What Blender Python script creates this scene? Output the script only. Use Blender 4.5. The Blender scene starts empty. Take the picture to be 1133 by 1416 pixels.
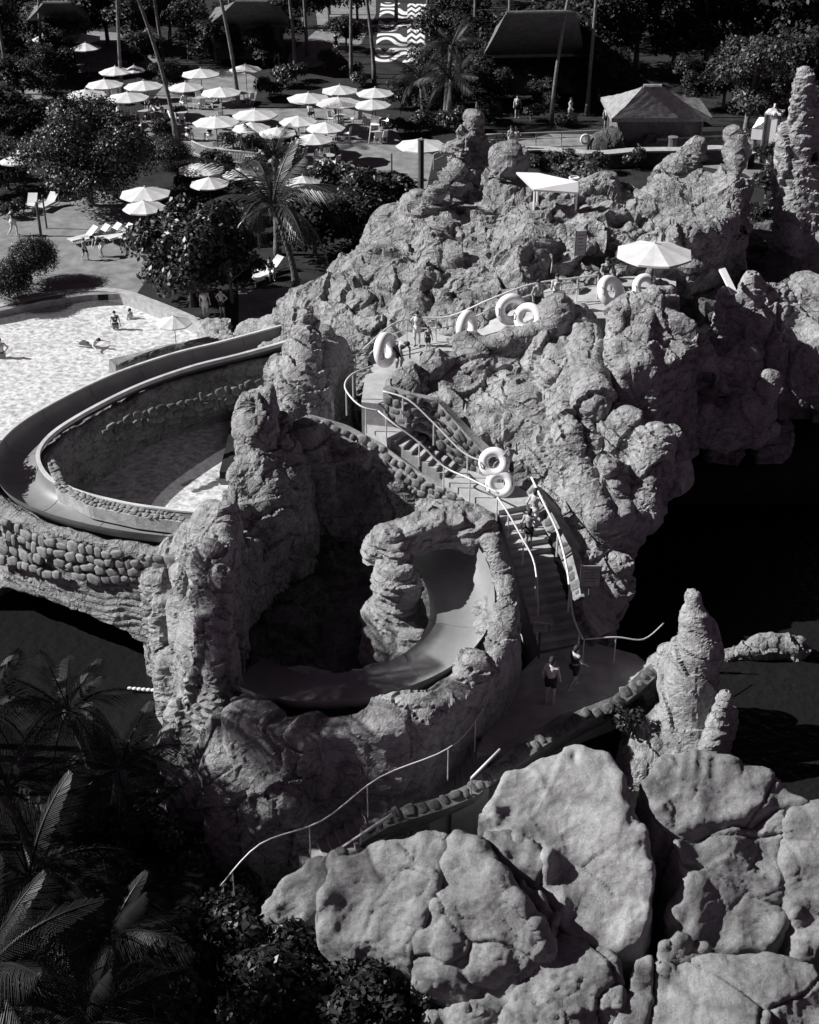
import bpy, bmesh, math, random
import numpy as np
from mathutils import Vector, Matrix

random.seed(7)
RNG = np.random.default_rng(11)
scene = bpy.context.scene
COL = scene.collection
R = math.radians

# ------------------------------------------------------------------ camera
FPX, CAM_H, PITCH = 1900.0, 27.0, math.atan(1120.0 / 1900.0)
cam_data = bpy.data.cameras.new("camera")
cam_data.sensor_fit = 'VERTICAL'
cam_data.sensor_height = 36.0
cam_data.lens = 36.0 * FPX / 1416.0
cam_data.clip_start = 0.5
cam_data.clip_end = 3000.0
cam = bpy.data.objects.new("camera", cam_data)
COL.objects.link(cam)
cam.location = (0, 0, CAM_H)
cam.rotation_euler = (math.pi / 2 - PITCH, 0, 0)
scene.camera = cam

# ------------------------------------------------------------------ sky, sun, exposure
SUN_EL, SUN_TRAVEL = R(37.0), R(-3.0)      # light travels towards +X, turned a little away from the camera
world = bpy.data.worlds.new("World")
scene.world = world
world.use_nodes = True
wn = world.node_tree
for n in list(wn.nodes):
    wn.nodes.remove(n)
w_out = wn.nodes.new('ShaderNodeOutputWorld')
w_bg = wn.nodes.new('ShaderNodeBackground')
w_sky = wn.nodes.new('ShaderNodeTexSky')
w_sky.sky_type = 'NISHITA'
w_sky.sun_disc = False
w_sky.sun_elevation = SUN_EL
_sd = Vector((-math.cos(SUN_TRAVEL), -math.sin(SUN_TRAVEL)))
w_sky.sun_rotation = math.atan2(_sd.x, _sd.y)
w_sky.dust_density = 0.2
w_sky.air_density = 0.4
w_bw = wn.nodes.new('ShaderNodeSeparateColor')      # black and white film behind a red filter: deep sky
w_tint = wn.nodes.new('ShaderNodeMix')
w_tint.data_type = 'RGBA'
w_tint.blend_type = 'MULTIPLY'
w_tint.inputs[0].default_value = 1.0
w_tint.inputs[7].default_value = (1.0, 0.70, 1.0, 1)
wn.links.new(w_sky.outputs[0], w_bw.inputs[0])
wn.links.new(w_bw.outputs[0], w_tint.inputs[6])
wn.links.new(w_tint.outputs[2], w_bg.inputs[0])
w_bg.inputs[1].default_value = 0.05
wn.links.new(w_bg.outputs[0], w_out.inputs[0])

sun_data = bpy.data.lights.new("sun", 'SUN')
sun_data.energy = 5.0
sun_data.angle = R(0.5)
sun_data.color = (0.99, 1.0, 0.985)
sun = bpy.data.objects.new("sun", sun_data)
COL.objects.link(sun)
SUN_DIR = Vector((math.cos(SUN_TRAVEL) * math.cos(SUN_EL), math.sin(SUN_TRAVEL) * math.cos(SUN_EL), -math.sin(SUN_EL)))
sun.rotation_euler = SUN_DIR.to_track_quat('-Z', 'Y').to_euler()

scene.view_settings.view_transform = 'Standard'
scene.view_settings.look = 'None'
scene.view_settings.gamma = 1.0
scene.view_settings.use_curve_mapping = False
scene.view_settings.exposure = 0.6

# ------------------------------------------------------------------ pixel -> point at height z
_c, _s = math.cos(PITCH), math.sin(PITCH)
def P(px, py, z=0.0):
    a = (px - 566.5) / FPX
    b = -(py - 708.0) / FPX
    d = (a, _c + b * _s, -_s + b * _c)
    t = (z - CAM_H) / d[2]
    return Vector((d[0] * t, d[1] * t, z))

# ------------------------------------------------------------------ numpy noise
def _hash(ix, iy, iz, seed):
    with np.errstate(over='ignore'):
        h = (ix.astype(np.uint32) * np.uint32(374761393) + iy.astype(np.uint32) * np.uint32(668265263)
             + iz.astype(np.uint32) * np.uint32(2147483647) + np.uint32((seed * 1274126177) & 0xffffffff))
        h = (h ^ (h >> np.uint32(13))) * np.uint32(1274126177)
        h = (h ^ (h >> np.uint32(16))) * np.uint32(2246822519)
        h = h ^ (h >> np.uint32(13))
    return h.astype(np.float64) / 4294967295.0

def vnoise(p, seed=0):
    i = np.floor(p).astype(np.int64)
    f = p - i
    f = f * f * f * (f * (f * 6 - 15) + 10)
    r = 0
    for dx in (0, 1):
        wx = f[:, 0] if dx else 1 - f[:, 0]
        for dy in (0, 1):
            wy = f[:, 1] if dy else 1 - f[:, 1]
            for dz in (0, 1):
                wz = f[:, 2] if dz else 1 - f[:, 2]
                r = r + wx * wy * wz * _hash(i[:, 0] + dx, i[:, 1] + dy, i[:, 2] + dz, seed)
    return r * 2 - 1

def fbm(p, seed=0, octv=4, gain=0.5):
    r, a = 0, 1.0
    for o in range(octv):
        r = r + a * vnoise(p * (2.03 ** o) + 17.3 * o, seed + o)
        a *= gain
    return r

def ridged(p, seed=0, octv=4):
    r, a = 0, 1.0
    for o in range(octv):
        r = r + a * (1 - 2 * np.abs(vnoise(p * (2.1 ** o) + 9.1 * o, seed + o)))
        a *= 0.5
    return r

def worley(p, seed=0):
    i = np.floor(p).astype(np.int64)
    f1 = np.full(len(p), 9.0)
    f2 = np.full(len(p), 9.0)
    cid = np.zeros(len(p))
    off = np.zeros_like(p)
    for dx in (-1, 0, 1):
        for dy in (-1, 0, 1):
            for dz in (-1, 0, 1):
                cx, cy, cz = i[:, 0] + dx, i[:, 1] + dy, i[:, 2] + dz
                q = np.stack([cx + _hash(cx, cy, cz, seed), cy + _hash(cx, cy, cz, seed + 5), cz + _hash(cx, cy, cz, seed + 9)], 1)
                d = np.linalg.norm(p - q, axis=1)
                off = np.where((d < f1)[:, None], p - q, off)
                cid = np.where(d < f1, _hash(cx, cy, cz, seed + 77), cid)
                f2 = np.minimum(f2, np.maximum(f1, d))
                f1 = np.minimum(f1, d)
    return f1, f2, cid, off

def facet(off, cid):
    """a randomly tilted plane for each cell: chipped, angular breaks"""
    th = cid * 2 * math.pi * 7.13
    z = (cid * 53.7) % 1 * 2 - 1
    r = np.sqrt(1 - z * z)
    return off[:, 0] * r * np.cos(th) + off[:, 1] * r * np.sin(th) + off[:, 2] * z

# ------------------------------------------------------------------ surface nets
def surface_nets(F, org, h):
    ins = F < 0
    n = [s - 1 for s in F.shape]
    cnt = np.zeros(n, np.int8)
    for a in (0, 1):
        for b in (0, 1):
            for c in (0, 1):
                cnt += ins[a:a + n[0], b:b + n[1], c:c + n[2]]
    act = (cnt > 0) & (cnt < 8)
    ci = np.argwhere(act)
    idx = np.full(n, -1, np.int64)
    idx[act] = np.arange(len(ci))
    acc = np.zeros((len(ci), 3))
    num = np.zeros(len(ci))
    cor = [(0, 0, 0), (1, 0, 0), (0, 1, 0), (1, 1, 0), (0, 0, 1), (1, 0, 1), (0, 1, 1), (1, 1, 1)]
    val = [F[ci[:, 0] + c[0], ci[:, 1] + c[1], ci[:, 2] + c[2]] for c in cor]
    for i in range(8):
        for j in range(i + 1, 8):
            if sum(abs(cor[i][k] - cor[j][k]) for k in range(3)) != 1:
                continue
            m = (val[i] < 0) != (val[j] < 0)
            t = np.where(m, val[i] / np.where(m, val[i] - val[j], 1), 0)
            for k in range(3):
                acc[:, k] += np.where(m, cor[i][k] + t * (cor[j][k] - cor[i][k]), 0)
            num += m
    V = (ci + acc / num[:, None]) * h + np.asarray(org)
    quads = []
    for ax in range(3):
        o = [k for k in range(3) if k != ax]
        lo = [slice(None)] * 3
        hi = [slice(None)] * 3
        lo[ax] = slice(0, -1)
        hi[ax] = slice(1, None)
        for k in o:
            lo[k] = hi[k] = slice(1, -1)
        A, B = ins[tuple(lo)], ins[tuple(hi)]
        for flip, m in ((False, A & ~B), (True, ~A & B)):
            e = np.argwhere(m)
            if not len(e):
                continue
            e[:, o[0]] += 1
            e[:, o[1]] += 1
            q = []
            for d0, d1 in ((-1, -1), (0, -1), (0, 0), (-1, 0)):
                c = e.copy()
                c[:, o[0]] += d0
                c[:, o[1]] += d1
                q.append(idx[c[:, 0], c[:, 1], c[:, 2]])
            q = np.stack(q, 1)
            if flip != (ax == 1):
                q = q[:, ::-1]
            quads.append(q)
    Q = np.concatenate(quads) if quads else np.zeros((0, 4), np.int64)
    return V, Q[(Q >= 0).all(1)]

def mesh_from(name, V, Q, smooth=True):
    me = bpy.data.meshes.new(name)
    V = np.asarray(V, np.float32)
    Q = np.asarray(Q, np.int32)
    k = Q.shape[1]
    me.vertices.add(len(V))
    me.vertices.foreach_set('co', V.ravel())
    me.loops.add(len(Q) * k)
    me.loops.foreach_set('vertex_index', Q.ravel())
    me.polygons.add(len(Q))
    me.polygons.foreach_set('loop_start', np.arange(len(Q), dtype=np.int32) * k)
    me.polygons.foreach_set('loop_total', np.full(len(Q), k, np.int32))
    me.polygons.foreach_set('use_smooth', np.full(len(Q), smooth))
    me.update(calc_edges=True)
    return me

def vnormals(V, Q):
    a = np.cross(V[Q[:, 2]] - V[Q[:, 0]], V[Q[:, 3]] - V[Q[:, 1]])
    N = np.zeros_like(V)
    for k in range(4):
        np.add.at(N, Q[:, k], a)
    return N / (np.linalg.norm(N, axis=1)[:, None] + 1e-9)

# ------------------------------------------------------------------ objects and tags
def tag(o, label=None, cat=None, group=None, kind=None):
    if label: o['label'] = label
    if cat: o['category'] = cat
    if group: o['group'] = group
    if kind: o['kind'] = kind
    return o

def link(name, me, mat=None, parent=None):
    o = bpy.data.objects.new(name, me)
    COL.objects.link(o)
    if mat is not None and me is not None and not me.materials:
        me.materials.append(mat)
    if parent is not None:
        o.parent = parent
    return o

def empty(name, loc=(0, 0, 0), rz=0.0):
    o = bpy.data.objects.new(name, None)
    COL.objects.link(o)
    o.location = loc
    o.rotation_euler = (0, 0, rz)
    o.empty_display_size = 0.2
    return o

def copy_tree(o, parent=None):
    c = o.copy()
    COL.objects.link(c)
    if parent is not None:
        c.parent = parent
    for ch in list(o.children):
        copy_tree(ch, c)
    return c

class MB:
    def __init__(self):
        self.v, self.f = [], []
    def add(self, vs, fs):
        n = len(self.v)
        self.v += [tuple(q) for q in vs]
        self.f += [tuple(i + n for i in g) for g in fs]
        return self
    def box(self, c, s, rz=0.0, M=None):
        vs = []
        cr, sr = math.cos(rz), math.sin(rz)
        for z in (-.5, .5):
            for y in (-.5, .5):
                for x in (-.5, .5):
                    q = Vector((x * s[0], y * s[1], z * s[2]))
                    q = (M @ q) if M is not None else Vector((q.x * cr - q.y * sr, q.x * sr + q.y * cr, q.z))
                    vs.append(q + Vector(c))
        return self.add(vs, [(0, 2, 3, 1), (4, 5, 7, 6), (0, 1, 5, 4), (2, 6, 7, 3), (0, 4, 6, 2), (1, 3, 7, 5)])
    def tube(self, pts, r, n=6, caps=True):
        pts = [Vector(p) for p in pts]
        rs = r if isinstance(r, (list, tuple)) else [r] * len(pts)
        base = len(self.v)
        u = None
        for i, p in enumerate(pts):
            t = (pts[min(i + 1, len(pts) - 1)] - pts[max(i - 1, 0)])
            t = t.normalized() if t.length > 1e-6 else Vector((0, 0, 1))
            if u is None:
                u = t.orthogonal().normalized()
            u = (u - t * u.dot(t))
            u = u.normalized() if u.length > 1e-6 else t.orthogonal().normalized()
            w = t.cross(u)
            for k in range(n):
                a = 2 * math.pi * k / n
                self.v.append(tuple(p + (u * math.cos(a) + w * math.sin(a)) * rs[i]))
        for i in range(len(pts) - 1):
            for k in range(n):
                k2 = (k + 1) % n
                self.f.append((base + i * n + k, base + i * n + k2, base + (i + 1) * n + k2, base + (i + 1) * n + k))
        if caps:
            self.f.append(tuple(base + k for k in reversed(range(n))))
            self.f.append(tuple(base + (len(pts) - 1) * n + k for k in range(n)))
        return self
    def lathe(self, prof, n=16, c=(0, 0, 0)):
        base = len(self.v)
        for (r, z) in prof:
            for k in range(n):
                a = 2 * math.pi * k / n
                self.v.append((c[0] + r * math.cos(a), c[1] + r * math.sin(a), c[2] + z))
        for i in range(len(prof) - 1):
            for k in range(n):
                k2 = (k + 1) % n
                self.f.append((base + i * n + k, base + i * n + k2, base + (i + 1) * n + k2, base + (i + 1) * n + k))
        return self
    def build(self, name, mat, parent=None, smooth=False):
        me = bpy.data.meshes.new(name)
        me.from_pydata(self.v, [], self.f)
        if smooth:
            me.polygons.foreach_set('use_smooth', [True] * len(me.polygons))
        me.update()
        return link(name, me, mat, parent)

def spline(pts, n=8):
    pts = [Vector(p) for p in pts]
    out = []
    for i in range(len(pts) - 1):
        p0, p1, p2, p3 = pts[max(i - 1, 0)], pts[i], pts[i + 1], pts[min(i + 2, len(pts) - 1)]
        for k in range(n):
            t = k / n
            out.append(0.5 * ((2 * p1) + (p2 - p0) * t + (2 * p0 - 5 * p1 + 4 * p2 - p3) * t * t + (3 * p1 - p0 - 3 * p2 + p3) * t ** 3))
    out.append(pts[-1])
    return out

# ------------------------------------------------------------------ materials (all grey: black and white film)
def g(v, a=1.0):
    return (v * 1.0, v * 0.985, v * 1.0, a)

def make_mat(name, lo, hi, scale=2.0, rough=0.85, bump=0.3, bscale=None, detail=6.0, spec=0.3, crack=0.0, rnd=0.0, dist=0.08, contrast=(0.35, 0.65), cscale=0.9):
    m = bpy.data.materials.new(name)
    m.use_nodes = True
    nt = m.node_tree
    b = nt.nodes['Principled BSDF']
    b.inputs['Roughness'].default_value = rough
    b.inputs['Specular IOR Level'].default_value = spec
    tc = nt.nodes.new('ShaderNodeTexCoord')
    no = nt.nodes.new('ShaderNodeTexNoise')
    no.inputs['Scale'].default_value = scale
    no.inputs['Detail'].default_value = detail
    no.inputs['Roughness'].default_value = 0.65
    nt.links.new(tc.outputs['Object'], no.inputs['Vector'])
    rp = nt.nodes.new('ShaderNodeValToRGB')
    rp.color_ramp.elements[0].position = contrast[0]
    rp.color_ramp.elements[0].color = g(lo)
    rp.color_ramp.elements[1].position = contrast[1]
    rp.color_ramp.elements[1].color = g(hi)
    nt.links.new(no.outputs['Fac'], rp.inputs['Fac'])
    col = rp.outputs['Color']
    if rnd > 0:
        oi = nt.nodes.new('ShaderNodeObjectInfo')
        mr = nt.nodes.new('ShaderNodeMapRange')
        mr.inputs['To Min'].default_value = 1 - rnd
        mr.inputs['To Max'].default_value = 1 + rnd
        nt.links.new(oi.outputs['Random'], mr.inputs['Value'])
        mx = nt.nodes.new('ShaderNodeMix')
        mx.data_type = 'RGBA'
        mx.blend_type = 'MULTIPLY'
        mx.inputs[0].default_value = 1
        nt.links.new(col, mx.inputs[6])
        nt.links.new(mr.outputs[0], mx.inputs[7])
        col = mx.outputs[2]
    nt.links.new(col, b.inputs['Base Color'])
    if bump > 0:
        n2 = nt.nodes.new('ShaderNodeTexNoise')
        n2.inputs['Scale'].default_value = bscale or scale * 4
        n2.inputs['Detail'].default_value = 8
        n2.inputs['Roughness'].default_value = 0.7
        nt.links.new(tc.outputs['Object'], n2.inputs['Vector'])
        hgt = n2.outputs['Fac']
        if crack > 0:
            wv = nt.nodes.new('ShaderNodeTexVoronoi')
            wv.feature = 'DISTANCE_TO_EDGE'
            wv.inputs['Scale'].default_value = cscale
            mxv = nt.nodes.new('ShaderNodeMix')
            mxv.data_type = 'VECTOR'
            mxv.inputs[0].default_value = 0.35
            nt.links.new(tc.outputs['Object'], mxv.inputs[4])
            nt.links.new(no.outputs['Color'], mxv.inputs[5])
            nt.links.new(mxv.outputs[1], wv.inputs['Vector'])
            mrv = nt.nodes.new('ShaderNodeMapRange')
            mrv.inputs['From Max'].default_value = 0.03
            mrv.inputs['To Min'].default_value = -crack
            mrv.inputs['To Max'].default_value = 0
            nt.links.new(wv.outputs['Distance'], mrv.inputs['Value'])
            ad = nt.nodes.new('ShaderNodeMath')
            ad.operation = 'ADD'
            nt.links.new(hgt, ad.inputs[0])
            nt.links.new(mrv.outputs[0], ad.inputs[1])
            hgt = ad.outputs[0]
        bp = nt.nodes.new('ShaderNodeBump')
        bp.inputs['Strength'].default_value = bump
        bp.inputs['Distance'].default_value = dist
        nt.links.new(hgt, bp.inputs['Height'])
        nt.links.new(bp.outputs['Normal'], b.inputs['Normal'])
    return m

def rock_mat(name, lo, hi, scale=1.0, bump=1.0, dist=.22, crack=.5, cscale=1.3, strata=0.0, grain=.45, fine=True):
    """weathered rock: mottled albedo with dark stained cracks, layered relief"""
    m = bpy.data.materials.new(name)
    m.use_nodes = True
    nt = m.node_tree
    L = nt.links.new
    b = nt.nodes['Principled BSDF']
    b.inputs['Roughness'].default_value = .92
    b.inputs['Specular IOR Level'].default_value = .2
    tc = nt.nodes.new('ShaderNodeTexCoord').outputs['Object']
    def noise(sc, det=8, ro=.7, vec=tc):
        n = nt.nodes.new('ShaderNodeTexNoise')
        n.inputs['Scale'].default_value = sc
        n.inputs['Detail'].default_value = det
        n.inputs['Roughness'].default_value = ro
        L(vec, n.inputs['Vector'])
        return n
    def mth(op, x, y=None, z=None):
        n = nt.nodes.new('ShaderNodeMath')
        n.operation = op
        for k, q in enumerate((x, y, z)):
            if q is None: continue
            if isinstance(q, (int, float)): n.inputs[k].default_value = q
            else: L(q, n.inputs[k])
        return n.outputs[0]
    warp = noise(1.6 * scale, 4, .6)
    vm = nt.nodes.new('ShaderNodeVectorMath')
    vm.operation = 'MULTIPLY_ADD'
    vm.inputs[1].default_value = (.9, .9, .9)
    L(warp.outputs['Color'], vm.inputs[0])
    L(tc, vm.inputs[2])
    wv = vm.outputs[0]
    def cracks(sc, width):
        v = nt.nodes.new('ShaderNodeTexVoronoi')
        v.feature = 'DISTANCE_TO_EDGE'
        v.inputs['Scale'].default_value = sc
        L(wv, v.inputs['Vector'])
        mr = nt.nodes.new('ShaderNodeMapRange')
        mr.inputs['From Max'].default_value = width
        L(v.outputs['Distance'], mr.inputs['Value'])
        return mr.outputs[0]                      # 0 in the crack, 1 away from it
    n_big, n_mid, n_fine = noise(.9 * scale, 6, .6), noise(4.5 * scale, 10, .78), noise(17.0, 6, .85)
    c1, c2 = cracks(cscale, .05), cracks(cscale * 3.1, .07)
    msk = mth('GREATER_THAN', noise(.6, 2).outputs['Fac'], .5)
    c2 = mth('MAXIMUM', c2, msk) if grain < .8 else 1.0
    hgt = mth('MULTIPLY', n_mid.outputs['Fac'], 1.0)
    hgt = mth('MULTIPLY_ADD', c1, crack * .5, hgt)
    hgt = mth('MULTIPLY_ADD', c2, crack * .3, hgt)
    hgt = mth('MULTIPLY_ADD', n_fine.outputs['Fac'], grain * .3, hgt)
    if strata > 0:
        sx = nt.nodes.new('ShaderNodeSeparateXYZ')
        L(wv, sx.inputs[0])
        n1 = nt.nodes.new('ShaderNodeTexNoise')
        n1.noise_dimensions = '1D'
        n1.inputs['Scale'].default_value = 5.0
        n1.inputs['Detail'].default_value = 3
        L(sx.outputs[2], n1.inputs['W'])
        hgt = mth('MULTIPLY_ADD', n1.outputs['Fac'], strata, hgt)
    bp = nt.nodes.new('ShaderNodeBump')
    bp.inputs['Strength'].default_value = bump
    bp.inputs['Distance'].default_value = dist
    L(hgt, bp.inputs['Height'])
    L(bp.outputs['Normal'], b.inputs['Normal'])
    f = mth('MULTIPLY_ADD', n_mid.outputs['Fac'], .6, mth('MULTIPLY', n_big.outputs['Fac'], .4))
    f = mth('MULTIPLY_ADD', n_fine.outputs['Fac'], grain, mth('SUBTRACT', f, grain * .5))
    rp = nt.nodes.new('ShaderNodeValToRGB')
    rp.color_ramp.elements[0].position = .30
    rp.color_ramp.elements[0].color = g(lo)
    rp.color_ramp.elements[1].position = .68
    rp.color_ramp.elements[1].color = g(hi)
    L(f, rp.inputs['Fac'])
    st = mth('MULTIPLY', mth('MULTIPLY_ADD', c1, .35, .65), mth('MULTIPLY_ADD', c2, .25, .75))
    mx = nt.nodes.new('ShaderNodeMix')
    mx.data_type = 'RGBA'
    mx.blend_type = 'MULTIPLY'
    mx.inputs[0].default_value = 1
    L(rp.outputs[0], mx.inputs[6])
    L(st, mx.inputs[7])
    L(mx.outputs[2], b.inputs['Base Color'])
    return m

MAT = {
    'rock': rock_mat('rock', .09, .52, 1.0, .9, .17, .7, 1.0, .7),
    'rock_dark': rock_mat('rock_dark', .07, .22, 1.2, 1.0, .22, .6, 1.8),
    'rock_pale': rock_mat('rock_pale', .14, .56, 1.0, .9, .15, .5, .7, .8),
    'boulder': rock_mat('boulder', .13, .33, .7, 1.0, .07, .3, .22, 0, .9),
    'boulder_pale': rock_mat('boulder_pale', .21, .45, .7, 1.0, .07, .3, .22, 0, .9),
    'strata': rock_mat('strata', .24, .52, 1.2, .9, .16, .3, .8, 1.0),
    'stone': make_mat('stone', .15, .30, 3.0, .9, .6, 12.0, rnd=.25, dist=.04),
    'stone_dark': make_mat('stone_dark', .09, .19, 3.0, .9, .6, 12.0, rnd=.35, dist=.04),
    'mortar': make_mat('mortar', .28, .45, 3.0, .9, .4, 12.0),
    'concrete': make_mat('concrete', .30, .46, 1.5, .85, .25, 14.0),
    'flume': make_mat('flume', .16, .22, .7, .45, .08, 6.0, spec=.4),
    'coping': make_mat('coping', .40, .62, 1.2, .7, .1, 10.0),
    'plaza': make_mat('plaza', .14, .26, 1.0, .9, .25, 10.0),
    'soil': make_mat('soil', .02, .05, .6, .95, .6, 6.0),
    'lawn': make_mat('lawn', .012, .03, .8, .95, .8, 20.0),
    'white': make_mat('white', .74, .84, 2.0, .7, .03, 20.0),
    'canvas': make_mat('canvas', .48, .66, 1.4, .85, .06, 30.0, rnd=.08),
    'vinyl': make_mat('vinyl', .76, .86, 3.0, .35, .03, 5.0, spec=.5),
    'metal': make_mat('metal', .55, .68, 4.0, .35, .0, spec=.6),
    'darkmetal': make_mat('darkmetal', .05, .09, 4.0, .5, .0),
    'wood': make_mat('wood', .06, .13, 3.0, .8, .3, 12.0),
    'palewood': make_mat('palewood', .28, .42, 3.0, .8, .3, 12.0),
    'bark': make_mat('bark', .10, .22, 4.0, .95, .6, 14.0),
    'thatch': make_mat('thatch', .20, .36, 3.0, .95, .8, 18.0),
    'roof_dark': make_mat('roof_dark', .10, .17, 2.0, .9, .5, 12.0),
    'leaf': make_mat('leaf', .012, .038, 1.2, .45, .0, spec=.45, rnd=.2),
    'leaf_dark': make_mat('leaf_dark', .012, .03, .8, .55, .0, spec=.3, rnd=.2),
    'leaf_pale': make_mat('leaf_pale', .03, .09, 1.2, .5, .0, spec=.4, rnd=.2),
    'frond_pale': make_mat('frond_pale', .03, .08, 1.5, .4, .0, spec=.5, rnd=.3),
    'frond': make_mat('frond', .008, .028, 1.5, .5, .0, spec=.25, rnd=.3),
    'skin': make_mat('skin', .38, .52, 6.0, .6, .03, 30.0, rnd=.35),
    'hair': make_mat('hair', .015, .03, 20.0, .7, .1, 60.0),
    'cloth_dark': make_mat('cloth_dark', .02, .05, 6.0, .9, .2, 40.0),
    'cloth_white': make_mat('cloth_white', .55, .72, 6.0, .9, .2, 40.0),
    'board': make_mat('board', .20, .34, 5.0, .7, .05, 20.0),
    'rope': make_mat('rope', .6, .8, 8.0, .7, .1, 20.0),
}

# ------------------------------------------------------------------ rock builder (signed distance field -> mesh -> weathering)
def W(pts):
    """list of (px, py, z) -> world vectors"""
    return [P(*p) for p in pts]

def idw(X, Y, pts, power=3.0):
    num = 0
    den = 0
    for p in pts:
        w = 1.0 / (((X - p.x) ** 2 + (Y - p.y) ** 2) + 0.02) ** (power / 2)
        num = num + w * p.z
        den = den + w
    return num / den

def poly_sd(X, Y, pts):
    d = np.full(X.shape, 1e9)
    sgn = np.ones(X.shape)
    n = len(pts)
    for i in range(n):
        a, b = pts[i], pts[i - 1]
        ex, ey = b.x - a.x, b.y - a.y
        wx, wy = X - a.x, Y - a.y
        t = np.clip((wx * ex + wy * ey) / (ex * ex + ey * ey + 1e-9), 0, 1)
        d = np.minimum(d, (wx - ex * t) ** 2 + (wy - ey * t) ** 2)
        c1, c2, c3 = Y >= a.y, Y < b.y, ex * wy > ey * wx
        flip = (c1 & c2 & c3) | (~c1 & ~c2 & ~c3)
        sgn = np.where(flip, -sgn, sgn)
    return sgn * np.sqrt(d)

def smin(a, b, k):
    h = np.clip(0.5 + 0.5 * (b - a) / k, 0, 1)
    return b * (1 - h) + a * h - k * h * (1 - h)

def smax(a, b, k):
    return -smin(-a, -b, k)

def seg(X, Y, Z, a, b, ra, rb):
    ex, ey, ez = b.x - a.x, b.y - a.y, b.z - a.z
    t = np.clip(((X - a.x) * ex + (Y - a.y) * ey + (Z - a.z) * ez) / (ex * ex + ey * ey + ez * ez + 1e-9), 0, 1)
    d = np.sqrt((X - a.x - ex * t) ** 2 + (Y - a.y - ey * t) ** 2 + (Z - a.z - ez * t) ** 2)
    return d - (ra + (rb - ra) * t)

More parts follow.
